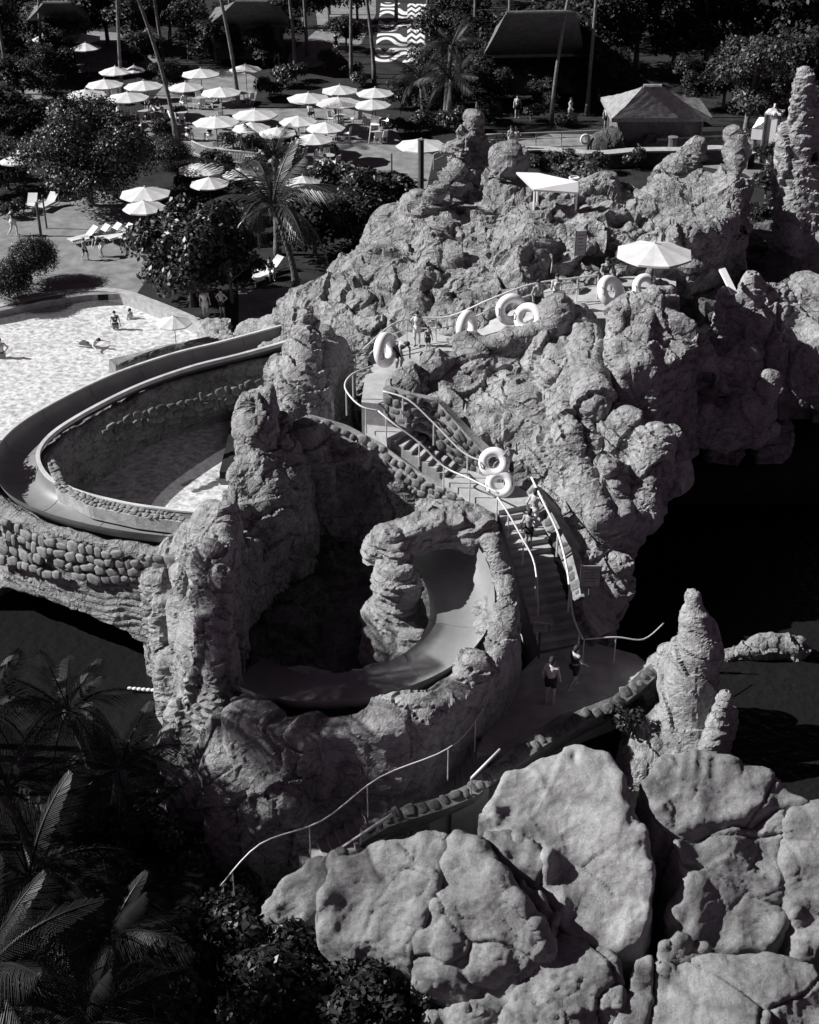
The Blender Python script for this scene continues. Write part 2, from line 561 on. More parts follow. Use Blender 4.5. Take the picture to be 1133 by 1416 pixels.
def rock(name, label, prims, h=0.12, style='craggy', mat='rock', amp=1.0, seed=0, group=None, pad=1.0, k=0.35, cat='rock', parent=None):
    lo = np.array([1e9] * 3)
    hi = -lo
    for pr in prims:
        if pr[0].startswith('-'):
            continue
        if pr[0] in ('mesa', 'ribbon'):
            q = np.array([tuple(v) for v in pr[1]])
            ext = (pr[4] * (q[:, 2].max() - pr[2]) if pr[0] == 'mesa' else pr[3] + pr[4] * (q[:, 2].max() - pr[2]))
            l = q.min(0) - ext
            u = q.max(0) + ext
            l[2] = pr[2]
            u[2] = q[:, 2].max()
        elif pr[0] == 'ell':
            l = np.array(pr[1]) - max(pr[2])
            u = np.array(pr[1]) + max(pr[2])
        else:
            a, b, ra, rb = pr[1:5]
            l = np.minimum(np.array(a) - ra, np.array(b) - rb)
            u = np.maximum(np.array(a) + ra, np.array(b) + rb)
        lo = np.minimum(lo, l)
        hi = np.maximum(hi, u)
    lo -= pad * 0.5
    hi += pad * 0.5
    h = h * .78
    n = np.ceil((hi - lo) / h).astype(int) + 1
    xs, ys, zs = [lo[i] + np.arange(n[i]) * h for i in range(3)]
    X2, Y2 = np.meshgrid(xs, ys, indexing='ij')
    X, Y, Z = X2[:, :, None], Y2[:, :, None], zs[None, None, :]
    F = None
    for pr in prims:
        t = pr[0]
        neg = t.startswith('-')
        t = t.lstrip('-')
        if t == 'mesa':      # outline, zb, round, taper, extra points
            pts, zb, rr, tp = pr[1:5]
            ex = pr[5] if len(pr) > 5 else []
            d2 = poly_sd(X2, Y2, pts)[:, :, None] - (.24 if style == 'boulder' else .32) * rr
            zt = idw(X2, Y2, list(pts) + list(ex))[:, :, None] + .12 * rr
            d = smax(d2 - tp * (zt - Z), (Z - zt) * 0.9, rr * (.6 if style == 'boulder' else 1))
            d = np.maximum(d, zb - Z)
        elif t == 'ribbon':  # path, zb, half width, taper, round
            pts, zb, hw, tp = pr[1:5]
            rr = pr[5] if len(pr) > 5 else 0.3
            best = np.full(X2.shape, 1e9)
            zt = np.zeros(X2.shape)
            for i in range(len(pts) - 1):
                a, b = pts[i], pts[i + 1]
                ex_, ey_ = b.x - a.x, b.y - a.y
                tt = np.clip(((X2 - a.x) * ex_ + (Y2 - a.y) * ey_) / (ex_ ** 2 + ey_ ** 2 + 1e-9), 0, 1)
                dd = np.hypot(X2 - a.x - ex_ * tt, Y2 - a.y - ey_ * tt)
                zt = np.where(dd < best, a.z + (b.z - a.z) * tt, zt)
                best = np.minimum(best, dd)
            d = smax(best[:, :, None] - hw - tp * (zt[:, :, None] - Z), Z - zt[:, :, None], rr)
            d = np.maximum(d, zb - Z)
        elif t == 'ell':
            c, r = pr[1:3]
            q = np.sqrt(((X - c[0]) / r[0]) ** 2 + ((Y - c[1]) / r[1]) ** 2 + ((Z - c[2]) / r[2]) ** 2)
            d = (q - 1) * min(r)
        else:
            d = seg(X, Y, Z, *pr[1:5])
        d = d + np.zeros(F.shape) if F is not None else d + 0 * (X + Y + Z)
        if F is None:
            F = d
        elif neg:
            F = smax(F, -d, 0.15)
        else:
            F = smin(F, d, k)
    F[0] = F[-1] = 1
    F[:, 0] = F[:, -1] = 1
    F[:, :, 0] = F[:, :, -1] = 1
    V, Q = surface_nets(F, lo, h)
    N = vnormals(V, Q)
    warp = np.stack([vnoise(V * .5, seed + 31), vnoise(V * .5, seed + 32), vnoise(V * .5, seed + 33)], 1)
    p = V + warp * .6
    tilt = V @ np.array([.22, -.10, 1.0])
    if style == 'craggy':
        d = .34 * ridged(p * .30, seed, 2) + .07 * ridged(p * .9, seed + 2, 3) + .03 * fbm(p * 3.2, seed + 6, 3)
        m = np.clip(vnoise(p * .33, seed + 50) * 2.5 + .5, 0, 1)
        zz = tilt * 1.15 + .8 * vnoise(p * .5, seed + 51) + .25 * vnoise(p * 1.7, seed + 52)
        d += .38 * ((zz % 1) - .5) * m                                            # stepped ledges with sharp lips
        f1, f2, cid, off = worley(p * .7, seed + 8)
        d += -.40 * np.clip(1 - f1 / .42, 0, 1) ** .7 * (1 - m)                     # eroded pockets
        f1, f2, cid, off = worley(p * np.array([.55, .55, .8]) + 7, seed + 28)
        d += .10 * (cid - .5) + .38 * facet(off, cid) - .08 * np.clip(1 - (f2 - f1) / .04, 0, 1)
        f1, f2, cid, off = worley(p * 2.6, seed + 18)
        d += .02 * (cid - .5) + .10 * facet(off, cid)
    elif style == 'face':
        q = p * np.array([.9, .9, .30])
        d = .30 * ridged(q * .5, seed, 2) + .05 * ridged(q * 1.4, seed + 3, 2) + .02 * fbm(p * 4, seed + 6, 3)
        f1, f2, cid, off = worley(q * .55, seed + 8)
        d += .10 * (cid - .5) + .34 * facet(off, cid) - .12 * np.clip(1 - (f2 - f1) / .03, 0, 1)           # upright slabs and splits
        m = np.clip(vnoise(p * .3, seed + 50) * 3 + .4, 0, 1)
        zz = tilt * 2.4 + .9 * vnoise(p * .45, seed + 51) + .25 * vnoise(p * 2, seed + 52)
        d += .22 * ((zz % 1) - .5) * m
        f1, f2, cid, off = worley(p * np.array([2.0, 2.0, 3.6]) + 5, seed + 38)
        d += .02 * (cid - .5) + .08 * facet(off, cid)
    elif style == 'strata':
        zz = V[:, 2] * 3.4 + 1.1 * vnoise(V * .55, seed + 12) + .3 * vnoise(V * 2, seed + 13)
        tri = np.abs((zz % 1) * 2 - 1)
        d = .11 * np.sqrt(tri) + .05 * vnoise(np.stack([np.floor(zz) * 3.7, zz * 0, zz * 0], 1) + V * .8, seed + 2) * 2
        d += .12 * fbm(p * .7, seed, 3) + .03 * fbm(p * 5, seed + 6, 2) - .08
    else:                    # smooth weathered boulder with a few splits
        d = .10 * fbm(p * .38, seed, 2) + .022 * fbm(p * 1.4, seed + 3, 3) + .012 * fbm(p * 5, seed + 6, 3)
        f1, f2, cid, off = worley(p * .2, seed + 8)
        d += (0 if mat == 'boulder_pale' else -.16) * np.clip(1 - (f2 - f1) / .018, 0, 1)
        f1, f2, cid, off = worley(p * 1.3 + 3, seed + 61)
        d += .03 * facet(off, cid)
        f1, f2, cid, off = worley(p * .3 + 11, seed + 71)
        d += .14 * facet(off, cid)
        d += .03 * ridged(p * 1.1, seed + 63, 4) + .015 * ridged(p * 4.5, seed + 64, 2)
        f1, f2, cid, off = worley(p * 1.1, seed + 19)
        m = np.clip(vnoise(p * .5, seed + 21) * 3, 0, 1)
        d += -.05 * np.clip(1 - f1 / .16, 0, 1) * m - .05 * m * np.clip(1 - (f2 - f1) / .08, 0, 1)
    V = V + N * (d * amp)[:, None]
    o = link(name, mesh_from(name, V, Q, style == 'boulder'), MAT[mat], parent)
    if parent is None:
        tag(o, label, cat, group)
    return o

# ------------------------------------------------------------------ ground, water
def sheet(name, pts, mat, kind='structure'):
    mb = MB()
    mb.add(pts, [tuple(range(len(pts)))])
    o = mb.build(name, mat)
    if kind: o['kind'] = kind
    return o

def water_mat(name, alpha, tint, bump, scale):
    m = bpy.data.materials.new(name)
    m.use_nodes = True
    nt = m.node_tree
    b = nt.nodes['Principled BSDF']
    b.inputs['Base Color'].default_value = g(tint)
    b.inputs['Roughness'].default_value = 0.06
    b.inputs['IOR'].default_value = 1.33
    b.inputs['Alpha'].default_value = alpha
    if alpha > .9: b.inputs['Specular IOR Level'].default_value = .3
    tc = nt.nodes.new('ShaderNodeTexCoord')
    no = nt.nodes.new('ShaderNodeTexNoise')
    no.inputs['Scale'].default_value = scale
    no.inputs['Detail'].default_value = 3
    nt.links.new(tc.outputs['Object'], no.inputs['Vector'])
    bp = nt.nodes.new('ShaderNodeBump')
    bp.inputs['Strength'].default_value = bump
    bp.inputs['Distance'].default_value = .1
    nt.links.new(no.outputs['Fac'], bp.inputs['Height'])
    nt.links.new(bp.outputs['Normal'], b.inputs['Normal'])
    return m

def caustic_floor_mat():
    """pool floor of broken pale and grey tile"""
    m = make_mat('pool_mosaic', .22, .78, 4.0, .7, 0, contrast=(.38, .6))
    nt = m.node_tree
    b = nt.nodes['Principled BSDF']
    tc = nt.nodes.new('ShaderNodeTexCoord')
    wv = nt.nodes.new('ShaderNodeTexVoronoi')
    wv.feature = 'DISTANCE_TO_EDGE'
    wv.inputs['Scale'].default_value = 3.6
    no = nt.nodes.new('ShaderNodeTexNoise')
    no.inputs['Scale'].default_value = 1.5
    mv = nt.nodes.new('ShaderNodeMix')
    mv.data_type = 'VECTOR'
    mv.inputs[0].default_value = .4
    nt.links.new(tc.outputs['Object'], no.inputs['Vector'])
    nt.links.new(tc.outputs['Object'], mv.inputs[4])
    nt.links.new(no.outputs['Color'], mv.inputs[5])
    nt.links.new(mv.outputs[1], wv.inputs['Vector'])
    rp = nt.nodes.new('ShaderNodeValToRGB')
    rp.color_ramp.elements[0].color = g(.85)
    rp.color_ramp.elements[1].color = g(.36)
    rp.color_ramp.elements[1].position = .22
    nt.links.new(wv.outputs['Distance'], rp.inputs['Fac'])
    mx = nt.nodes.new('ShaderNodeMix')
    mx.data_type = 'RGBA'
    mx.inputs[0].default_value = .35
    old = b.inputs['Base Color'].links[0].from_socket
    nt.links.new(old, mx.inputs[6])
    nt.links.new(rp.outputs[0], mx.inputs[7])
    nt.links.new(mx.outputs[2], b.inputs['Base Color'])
    return m
MAT['mosaic'] = caustic_floor_mat()  # bright net of water caustics is painted into the floor colour
MAT['pool_water'] = water_mat('pool_water', .10, .6, .5, 2.6)
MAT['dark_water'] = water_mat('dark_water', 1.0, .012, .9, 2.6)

# the upper plain (plaza, lawns) from behind the rockwork to the horizon, and the lower bank in front
def ground_sheet(name, x0, x1, y0, y1, z, mat, hole=None):
    return sheet(name, [(x0, y0, z), (x1, y0, z), (x1, y1, z), (x0, y1, z)], mat)

ground_sheet('lower_ground', -60, 60, 4, 62, -4.2, MAT['soil'])
POOL = [P(345, 495, -.3), P(330, 478, -.3), P(270, 452, -.3), P(205, 425, -.3), P(165, 412, -.3), P(120, 410, -.3), P(60, 418, -.3), P(0, 432, -.3), P(-90, 450, -.3)]
# plain: everything beyond y = 50 except the pool basin
def plain():
    bm = bmesh.new()
    x0, x1, y0, y1 = -600, 600, 49.0, 1500
    out = [Vector((x0, y0, 0)), Vector((-30, y0, 0))]
    rim = [Vector((p.x, p.y, 0)) for p in reversed(POOL)]
    out += [Vector((-30, rim[0].y, 0))] + rim + [Vector((rim[-1].x, y0, 0)), Vector((x1, y0, 0)), Vector((x1, y1, 0)), Vector((x0, y1, 0))]
    f = bm.faces.new([bm.verts.new(v) for v in out])
    r = bmesh.ops.extrude_face_region(bm, geom=[f])
    bmesh.ops.translate(bm, vec=(0, 0, -3.5), verts=[v for v in r['geom'] if isinstance(v, bmesh.types.BMVert)])
    bmesh.ops.triangulate(bm, faces=bm.faces)
    bmesh.ops.recalc_face_normals(bm, faces=bm.faces)
    me = bpy.data.meshes.new('ground')
    bm.to_mesh(me)
    o = link('ground', me, MAT['lawn'])
    o['kind'] = 'structure'
plain()
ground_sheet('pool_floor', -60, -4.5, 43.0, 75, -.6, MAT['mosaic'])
ground_sheet('pool_water', -60, -4.5, 43.0, 75, -.3, MAT['pool_water'])
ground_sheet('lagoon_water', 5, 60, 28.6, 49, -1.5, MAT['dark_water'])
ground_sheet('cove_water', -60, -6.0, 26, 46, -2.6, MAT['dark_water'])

def pool_edge():
    rim = spline([Vector((p.x, p.y, 0)) for p in POOL[1:]], 6)
    mb = MB()
    n = 4
    for i, p in enumerate(rim):
        t = (rim[min(i + 1, len(rim) - 1)] - rim[max(i - 1, 0)]).normalized()
        s = Vector((-t.y, t.x, 0))
        for a_, z_ in ((-.12, -.9), (-.12, .05), (.38, .05), (.38, -.05)):
            mb.v.append(tuple(p - s * a_ + Vector((0, 0, z_))))
    for i in range(len(rim) - 1):
        for k in range(n - 1):
            mb.f.append((i * n + k, i * n + k + 1, (i + 1) * n + k + 1, (i + 1) * n + k))
    o = mb.build('pool_edge', MAT['mortar'])
    o['kind'] = 'structure'
pool_edge()

def paving(pts, z=.006, mat='plaza', name='paving'):
    return sheet(name, [P(x, y, z) for x, y in pts], MAT[mat])
paving([(60, 275), (140, 262), (205, 300), (235, 330), (215, 370), (190, 405), (120, 408), (60, 416), (0, 430), (-60, 440), (-60, 300), (0, 300)], .006)
paving([(380, 200), (460, 190), (560, 196), (600, 215), (590, 262), (545, 252), (490, 232), (400, 226)], .006)
paving([(230, 115), (330, 95), (360, 110), (350, 150), (480, 150), (540, 165), (560, 200), (380, 230), (270, 215), (190, 200), (200, 150)], .010)
paving([(395, 100), (440, 92), (500, 60), (520, 20), (520, -40), (430, -40), (440, 40), (400, 75)], .014)
paving([(20, 120), (75, 112), (70, 180), (30, 190)], .008)
paving([(90, 40), (200, 48), (230, 95), (110, 100)], .008)
paving([(660, 210), (760, 185), (1060, 190), (1100, 230), (1060, 262), (1030, 240), (880, 215), (720, 222)], .008)
paving([(330, 402), (440, 395), (455, 440), (330, 448)], .008)
paving([(540, 25), (700, 15), (700, 30), (600, 45)], .008)

# black and white patterned mosaic walk
def pattern_mat():
    m = bpy.data.materials.new('patterned_mosaic')
    m.use_nodes = True
    nt = m.node_tree
    b = nt.nodes['Principled BSDF']
    b.inputs['Roughness'].default_value = .8
    tc = nt.nodes.new('ShaderNodeTexCoord')
    sp = nt.nodes.new('ShaderNodeSeparateXYZ')
    nt.links.new(tc.outputs['Generated'], sp.inputs[0])
    def math_(op, a, c=None):
        n = nt.nodes.new('ShaderNodeMath')
        n.operation = op
        for i, q in enumerate((a, c)):
            if q is None: continue
            if isinstance(q, (int, float)): n.inputs[i].default_value = q
            else: nt.links.new(q, n.inputs[i])
        return n.outputs[0]
    u, v = sp.outputs[0], sp.outputs[1]
    zig = math_('PINGPONG', u, .08)
    right = math_('FRACT', math_('ADD', math_('MULTIPLY', v, 11.0), math_('MULTIPLY', zig, 7.0)))
    arc = math_('MULTIPLY', math_('SINE', math_('MULTIPLY', u, 9.0)), math_('SINE', math_('MULTIPLY', v, 14.0)))
    left = math_('FRACT', math_('ADD', math_('MULTIPLY', v, 9.0), math_('MULTIPLY', arc, .7)))
    sel = math_('GREATER_THAN', u, .56)
    mx = nt.nodes.new('ShaderNodeMix')
    nt.links.new(sel, mx.inputs[0])
    nt.links.new(left, mx.inputs[2])
    nt.links.new(right, mx.inputs[3])
    st = math_('GREATER_THAN', mx.outputs[0], .46)
    rp = nt.nodes.new('ShaderNodeValToRGB')
    rp.color_ramp.elements[0].color = g(.03)
    rp.color_ramp.elements[1].color = g(.72)
    nt.links.new(st, rp.inputs[0])
    nt.links.new(rp.outputs[0], b.inputs['Base Color'])
    return m
MAT['pattern'] = pattern_mat()
paving([(517, 88), (594, 85), (594, 6), (527, 3)], .02, 'pattern', 'patterned_paving')

# ------------------------------------------------------------------ the rockwork
def C(x, y, z, r, x2, y2, z2, r2):
    return ('cap', P(x, y, z), P(x2, y2, z2), r, r2)
def NC(x, y, z, r, x2, y2, z2, r2):
    return ('-cap', P(x, y, z), P(x2, y2, z2), r, r2)
def E3(x, y, z, r, neg=False):
    return ('-ell' if neg else 'ell', tuple(P(x, y, z)), r)

rock('rock_slope', 'pale lit rock slope climbing to a sharp finger beside the coconut palm', [
    ('mesa', W([(398, 412, 3.2), (440, 396, 3.9), (480, 350, 5.2), (545, 295, 6.8), (588, 272, 7.5), (612, 264, 7.6), (622, 300, 7.0), (598, 380, 6.2), (570, 440, 5.4), (520, 452, 4.9), (460, 470, 4.4), (430, 446, 3.9)]), -.5, .7, .18, W([(530, 360, 6.0), (500, 400, 5.4)])),
    C(594, 310, 6.6, .95, 605, 256, 8.5, .22),
    C(622, 290, 6.6, .8, 627, 240, 8.6, .3),
    NC(560, 330, 7.1, .5, 530, 430, 5.3, .6),
    E3(497, 345, 5.9, (.45, .5, .35), True),
], .11, 'craggy', 'rock', .8, 3)
rock('rock_ridge', 'broad craggy ridge full of eroded pockets behind the queue stairs', [
    ('mesa', W([(622, 300, 7), (640, 262, 7.6), (700, 266, 8), (760, 270, 8.1), (820, 262, 8.2), (872, 268, 8), (890, 310, 7.6), (855, 352, 7.3), (800, 385, 6.9), (740, 402, 6.4), (650, 428, 5.8), (604, 440, 5.4), (600, 380, 6)]), 0, .6, .12, W([(700, 330, 7.3), (650, 350, 6.6), (780, 330, 7.6)])),
    C(650, 245, 7.2, 1.0, 656, 170, 9.8, .24), C(640, 215, 8.3, .5, 645, 190, 9.2, .3),
    C(690, 262, 7.6, .9, 700, 235, 8.6, .5),
    NC(618, 320, 7.0, .55, 590, 430, 5.4, .7), NC(640, 360, 6.6, .3, 690, 330, 7.4, .35),
    E3(725, 300, 8.0, (.7, .6, .6), True), E3(810, 320, 8.0, (.6, .6, .6), True), E3(835, 360, 7.0, (.9, .8, .7), True), E3(615, 405, 5.9, (1.1, .9, .7), True),
    E3(680, 300, 7.6, (.6, .5, .6), True), E3(770, 345, 7.3, (.5, .5, .5), True),
], .11, 'craggy', 'rock', 1.25, 5)
rock('rock_crest', 'craggy crest with two horn shaped peaks over the dark hollow', [
    ('mesa', W([(872, 272, 8), (905, 262, 8.2), (930, 248, 8.6), (965, 238, 8.8), (1000, 240, 9.1), (1026, 250, 9.0), (1022, 290, 8.6), (992, 306, 8.5), (958, 326, 8.3), (905, 340, 7.7), (866, 332, 7.3)]), 3, .45, .0),
    C(925, 262, 7.6, .8, 962, 203, 9.6, .2), C(1005, 290, 7.9, 1.0, 1013, 190, 10.3, .22), C(990, 320, 7.6, .7, 1010, 260, 9.0, .7),
    E3(930, 325, 7.8, (.7, .6, .5), True), E3(905, 290, 8.3, (.6, .5, .5), True), E3(975, 228, 9.0, (.5, .6, .5), True), E3(915, 350, 7.0, (.8, .6, .7), True),
], .11, 'craggy', 'rock', .85, 9)
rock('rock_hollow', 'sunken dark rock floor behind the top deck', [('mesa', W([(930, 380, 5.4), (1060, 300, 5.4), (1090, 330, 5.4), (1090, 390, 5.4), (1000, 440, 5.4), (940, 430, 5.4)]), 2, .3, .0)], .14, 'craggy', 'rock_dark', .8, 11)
rock('rock_pillar', 'tall weathered rock pillar rising beside the white cabana', [
    C(1110, 400, 4.0, 1.5, 1112, 240, 8.9, 1.05), C(1112, 240, 8.9, 1.0, 1108, 105, 13.2, .38), C(1122, 230, 9.2, .6, 1126, 140, 12.0, .3), C(1140, 330, 6, 1.3, 1150, 200, 10.0, .7),
    C(1085, 380, 4.5, .8, 1093, 330, 6.5, .5),
    E3(1122, 130, 12.2, (.3, .5, .4), True), E3(1120, 215, 9.8, (.35, .6, .5), True),
], .11, 'face', 'rock_pale', .7, 14)
rock('rock_mountain', 'main sunlit rock face with vertical folds below the queue deck', [
    ('mesa', W([(543, 545, 4.9), (570, 520, 5.1), (610, 500, 5.2), (660, 478, 5.7), (740, 455, 6.2), (790, 432, 6.6), (822, 440, 6.3), (836, 505, 5.4), (880, 570, 5.2), (935, 585, 4.6), (942, 640, 3.8), (925, 700, 2.6), (890, 745, 1.6), (868, 800, .9), (845, 870, .2), (818, 830, .9), (795, 765, 1.9), (765, 715, 2.5), (740, 670, 3.0), (690, 640, 3.4), (640, 600, 4.1), (590, 560, 4.6)]), -4.2, .5, .04,
     W([(720, 540, 5.2), (780, 600, 4.6), (850, 640, 4.3), (860, 700, 3.1), (800, 680, 3.3), (690, 580, 4.4)])),
    C(760, 480, 5.9, .7, 800, 620, 4.2, .5), C(800, 450, 6.4, .7, 818, 560, 5.2, .5), C(905, 610, 4.5, .7, 880, 720, 2.3, .6),
    C(850, 830, -.3, .7, 848, 785, 1.4, .45), C(780, 600, 4.5, .35, 830, 720, 2.8, .3),
    ('-cap', Vector((11.4, 33, -1.6)), Vector((11.4, 47, -1.4)), 4.6, 4.6),
    NC(790, 560, 5.2, .25, 850, 700, 3.3, .3), NC(905, 545, 5.4, .5, 880, 560, 5.0, .6), E3(872, 655, 4.0, (.7, .5, .5), True), E3(770, 540, 5.2, (.35, .35, .6), True),
], .10, 'face', 'rock_pale', .7, 21)
rock('rock_parapet', 'knobbly dark rock parapet edging the queue deck', [
    ('ribbon', W([(556, 525, 5.4), (600, 500, 5.7), (640, 482, 5.9), (690, 468, 6.2), (740, 450, 6.6), (775, 432, 7.0), (800, 420, 7.2)]), 4.2, .38, .1, .25),
    E3(640, 470, 6.0, (.6, .4, .4)), E3(600, 497, 5.7, (.5, .4, .35)), E3(770, 432, 7.0, (.5, .5, .5)),
], .09, 'face', 'rock', .7, 25)
rock('rock_prow', 'two upright rock buttresses under the deck umbrella', [
    ('mesa', W([(846, 424, 7.5), (866, 414, 7.6), (892, 410, 7.7), (899, 440, 7.3), (896, 495, 6.6), (862, 505, 6.4), (844, 480, 6.8)]), 2, .3, .05),
    ('mesa', W([(904, 398, 7.9), (930, 394, 7.9), (940, 430, 7.4), (962, 440, 7.2), (968, 475, 6.6), (930, 500, 6.3), (905, 508, 6.3)]), 2, .3, .05),
    C(916, 470, 5.6, .5, 915, 396, 7.6, .3),
    NC(899, 410, 7.4, .14, 897, 500, 5.4, .2), E3(930, 430, 7.2, (.3, .35, .5), True),
], .10, 'face', 'rock_pale', .45, 29)
rock('rock_cliff', 'undercut rock cliff with round hollows above the dark lagoon', [
    ('mesa', W([(830, 480, 6.0), (900, 482, 6.0), (965, 470, 6.1), (1030, 470, 5.6), (1065, 520, 4.6), (1050, 560, 3.8), (1000, 572, 3.5), (940, 575, 3.5), (900, 570, 3.6), (862, 545, 4.4)]), 2.2, .5, .02),
    ('mesa', W([(860, 430, 5.0), (1060, 420, 5.0), (1120, 440, 4.2), (1060, 465, 4.5), (900, 478, 5.0)]), -4.2, .5, -.05),
    E3(935, 530, 4.7, (.5, .7, .5), True), E3(973, 535, 4.4, (.7, .8, .7), True), E3(1000, 555, 3.8, (.5, .6, .4), True),
], .10, 'face', 'rock_pale', .9, 33)
rock('rock_bluff', 'blocky rock bluff with a split face at the foot of the pillar', [
    ('mesa', W([(1000, 400, 6.9), (1035, 378, 7.0), (1058, 388, 6.6), (1060, 440, 5.6), (1052, 470, 5.0), (1020, 478, 4.8), (990, 450, 5.6)]), 2.2, .35, .03),
    ('mesa', W([(1064, 388, 6.5), (1100, 378, 6.5), (1150, 385, 6.3), (1180, 400, 6.2), (1180, 475, 4.8), (1120, 478, 4.8), (1070, 474, 4.9)]), 2.4, .35, .03),
    ('mesa', W([(1030, 400, 5.5), (1180, 400, 5.5), (1180, 450, 4.5), (1050, 450, 4.5)]), -4.2, .4, .0),
], .10, 'face', 'rock_pale', .7, 37)
rock('rock_ledge', 'layered rock ledge just above the shaded lagoon water', [
    ('mesa', W([(978, 592, 1.0), (1020, 585, 1.2), (1030, 600, 1.0), (1020, 628, .5), (985, 622, .5)]), -4.2, .25, .02),
    ('mesa', W([(1045, 588, 1.2), (1090, 578, 1.3), (1098, 600, 1.0), (1085, 625, .5), (1050, 625, .5)]), -4.2, .25, .02)], .10, 'strata', 'rock', 1, 41)
rock('rock_outcrop', 'small rock knob at the lagoon edge under the bluff', [E3(1133, 548, 2.6, (.7, .6, .4)), C(1140, 548, 2.4, .6, 1150, 560, -2, .8)], .10, 'strata', 'rock', 1, 43)

# the wall under the stairs, the left pillar and the pit
rock('rock_wall', 'battered rubble rock wall carrying the upper stairs above the pit', [
    ('mesa', W([(385, 572, 5.0), (430, 575, 4.6), (500, 605, 3.9), (545, 625, 3.4), (600, 665, 2.6), (640, 690, 2.2), (705, 704, 2.0), (700, 712, 1.9), (640, 712, 1.8), (590, 695, 2.0), (530, 668, 2.6), (470, 640, 3.2), (400, 610, 4.0)]), -1, .3, .05)], .10, 'face', 'rock', .6, 47)
rock('rock_shoulder', 'tall pale rock shoulder catching the sun above the shaded queue well', [
    C(410, 545, 4.6, .75, 418, 450, 6.4, .45), C(430, 560, 4.2, .7, 430, 470, 6.2, .35), C(405, 560, 3, 1.0, 400, 520, 4.8, .6),
    ('mesa', W([(395, 500, 5.0), (440, 455, 5.6), (470, 470, 5.0), (440, 540, 4.8), (400, 560, 4.6)]), 0, .4, .1)], .10, 'face', 'rock_pale', .7, 51)
rock('rock_finger', 'pointed rock finger with a dark hole standing beside the slide loop', [
    C(360, 645, 3.6, .85, 362, 556, 5.6, .5), C(362, 556, 5.6, .5, 364, 545, 5.95, .22), C(345, 640, 3.6, .6, 350, 585, 4.9, .35),
    ('mesa', W([(334, 632, 4.3), (350, 595, 4.8), (385, 575, 4.9), (400, 605, 4.4), (415, 660, 3.5), (360, 706, 3.3), (326, 706, 3.6), (300, 732, 3.0)]), -2.5, .5, .08),
    E3(352, 562, 5.6, (.22, .5, .28), True),
], .09, 'craggy', 'rock', .6, 55)
rock('rock_buttress', 'massive flared rock buttress lit along its left side at the arch', [
    ('mesa', W([(246, 745, 2.6), (268, 726, 3.4), (298, 704, 4.2), (316, 708, 4.2), (316, 740, 4.1), (312, 790, 3.8), (306, 850, 3.2), (298, 910, 2.0), (280, 960, .3), (255, 1000, -1.9), (226, 1000, -2.6), (232, 900, -.5), (224, 830, 1.0), (210, 780, 1.8)]), -4, .45, .06,
     W([(292, 760, 4.1), (284, 850, 2.6), (272, 920, .8)])),
    C(258, 800, 1.8, .5, 258, 900, -.2, .45),
    E3(268, 800, 2.6, (.35, .8, .9), True), E3(283, 765, 3.8, (.25, .4, .4), True), E3(244, 900, -.1, (.15, .3, .2), True),
], .09, 'face', 'rock_pale', .7, 59)

LOOP = W([(420, 472, 2.0), (385, 482, 1.9), (320, 500, 1.8), (250, 518, 1.75), (170, 547, 1.75), (90, 588, 1.8), (42, 622, 1.85), (24, 655, 1.9), (40, 690, 1.95), (85, 714, 2.0), (150, 732, 2.1), (210, 742, 2.2), (275, 748, 2.3), (310, 746, 2.4)])
LOOPS = spline(LOOP, 6)
carve = []
for a, b in zip(LOOPS[:-1:2], LOOPS[2::2]):
    carve.append(('-cap', a + Vector((0, 0, .55)), b + Vector((0, 0, .55)), .82, .82))
up = [v + Vector((0, 0, .25)) for v in LOOPS]
rock('slide_wall', 'curving rock causeway that carries the looping slide over an arch', [
    ('ribbon', up[0:32], -3.0, 1.15, -.13, .25), ('ribbon', up[28:44], -3.0, 1.15, .03, .25), ('ribbon', up[42:], -3.0, 1.25, .12, .3),
    ('-ell', tuple(P(80, 925, -2.8)), (4.6, 6.0, 2.3)),
] + carve, .11, 'strata', 'rock', .6, 63)

PIT = W([(560, 742, 2.5), (590, 765, 2.35), (618, 792, 2.2), (636, 830, 2.0), (636, 876, 1.75), (608, 918, 1.45), (550, 950, 1.15), (475, 966, .85), (395, 962, .55), (330, 935, .3)])
PITS = spline(PIT, 6)
carve = [('-cap', a + Vector((0, 0, .98)), b + Vector((0, 0, .98)), 1.12, 1.12) for a, b in zip(PITS[:-1:2], PITS[2::2])]
rock('curved_rock', 'thick curved rock rim around the outside of the lower slide bend', [
    ('ribbon', W([(650, 775, 3.4), (674, 772, 3.7), (690, 800, 3.3), (690, 850, 2.7), (675, 900, 2.1), (638, 946, 1.9), (585, 976, 1.95), (520, 993, 1.65), (450, 1000, 1.4), (385, 997, 1.2), (335, 980, 1.2)]), -2.6, .52, .02, .3),
    C(672, 775, 3.1, .55, 676, 758, 3.6, .35), E3(655, 780, 3.2, (.4, .4, .5)),
    E3(560, 985, 1.7, (.8, .5, .4)), E3(660, 925, 2.4, (.5, .5, .5)),
] + carve, .09, 'face', 'rock_pale', .45, 67)
rock('rock_column', 'layered rock column standing inside the lower slide bend', [
    C(552, 905, -.2, .85, 548, 800, 2.7, .66), C(548, 800, 2.7, .66, 542, 757, 3.5, .62), C(545, 860, .8, 1.0, 550, 905, .0, 1.2),
    ('ribbon', W([(566, 860, 1.5), (572, 895, 1.2), (540, 922, .9), (470, 935, .6), (400, 926, .4)]), -1.5, .45, .25, .3)], .08, 'strata', 'strata', 1, 71)
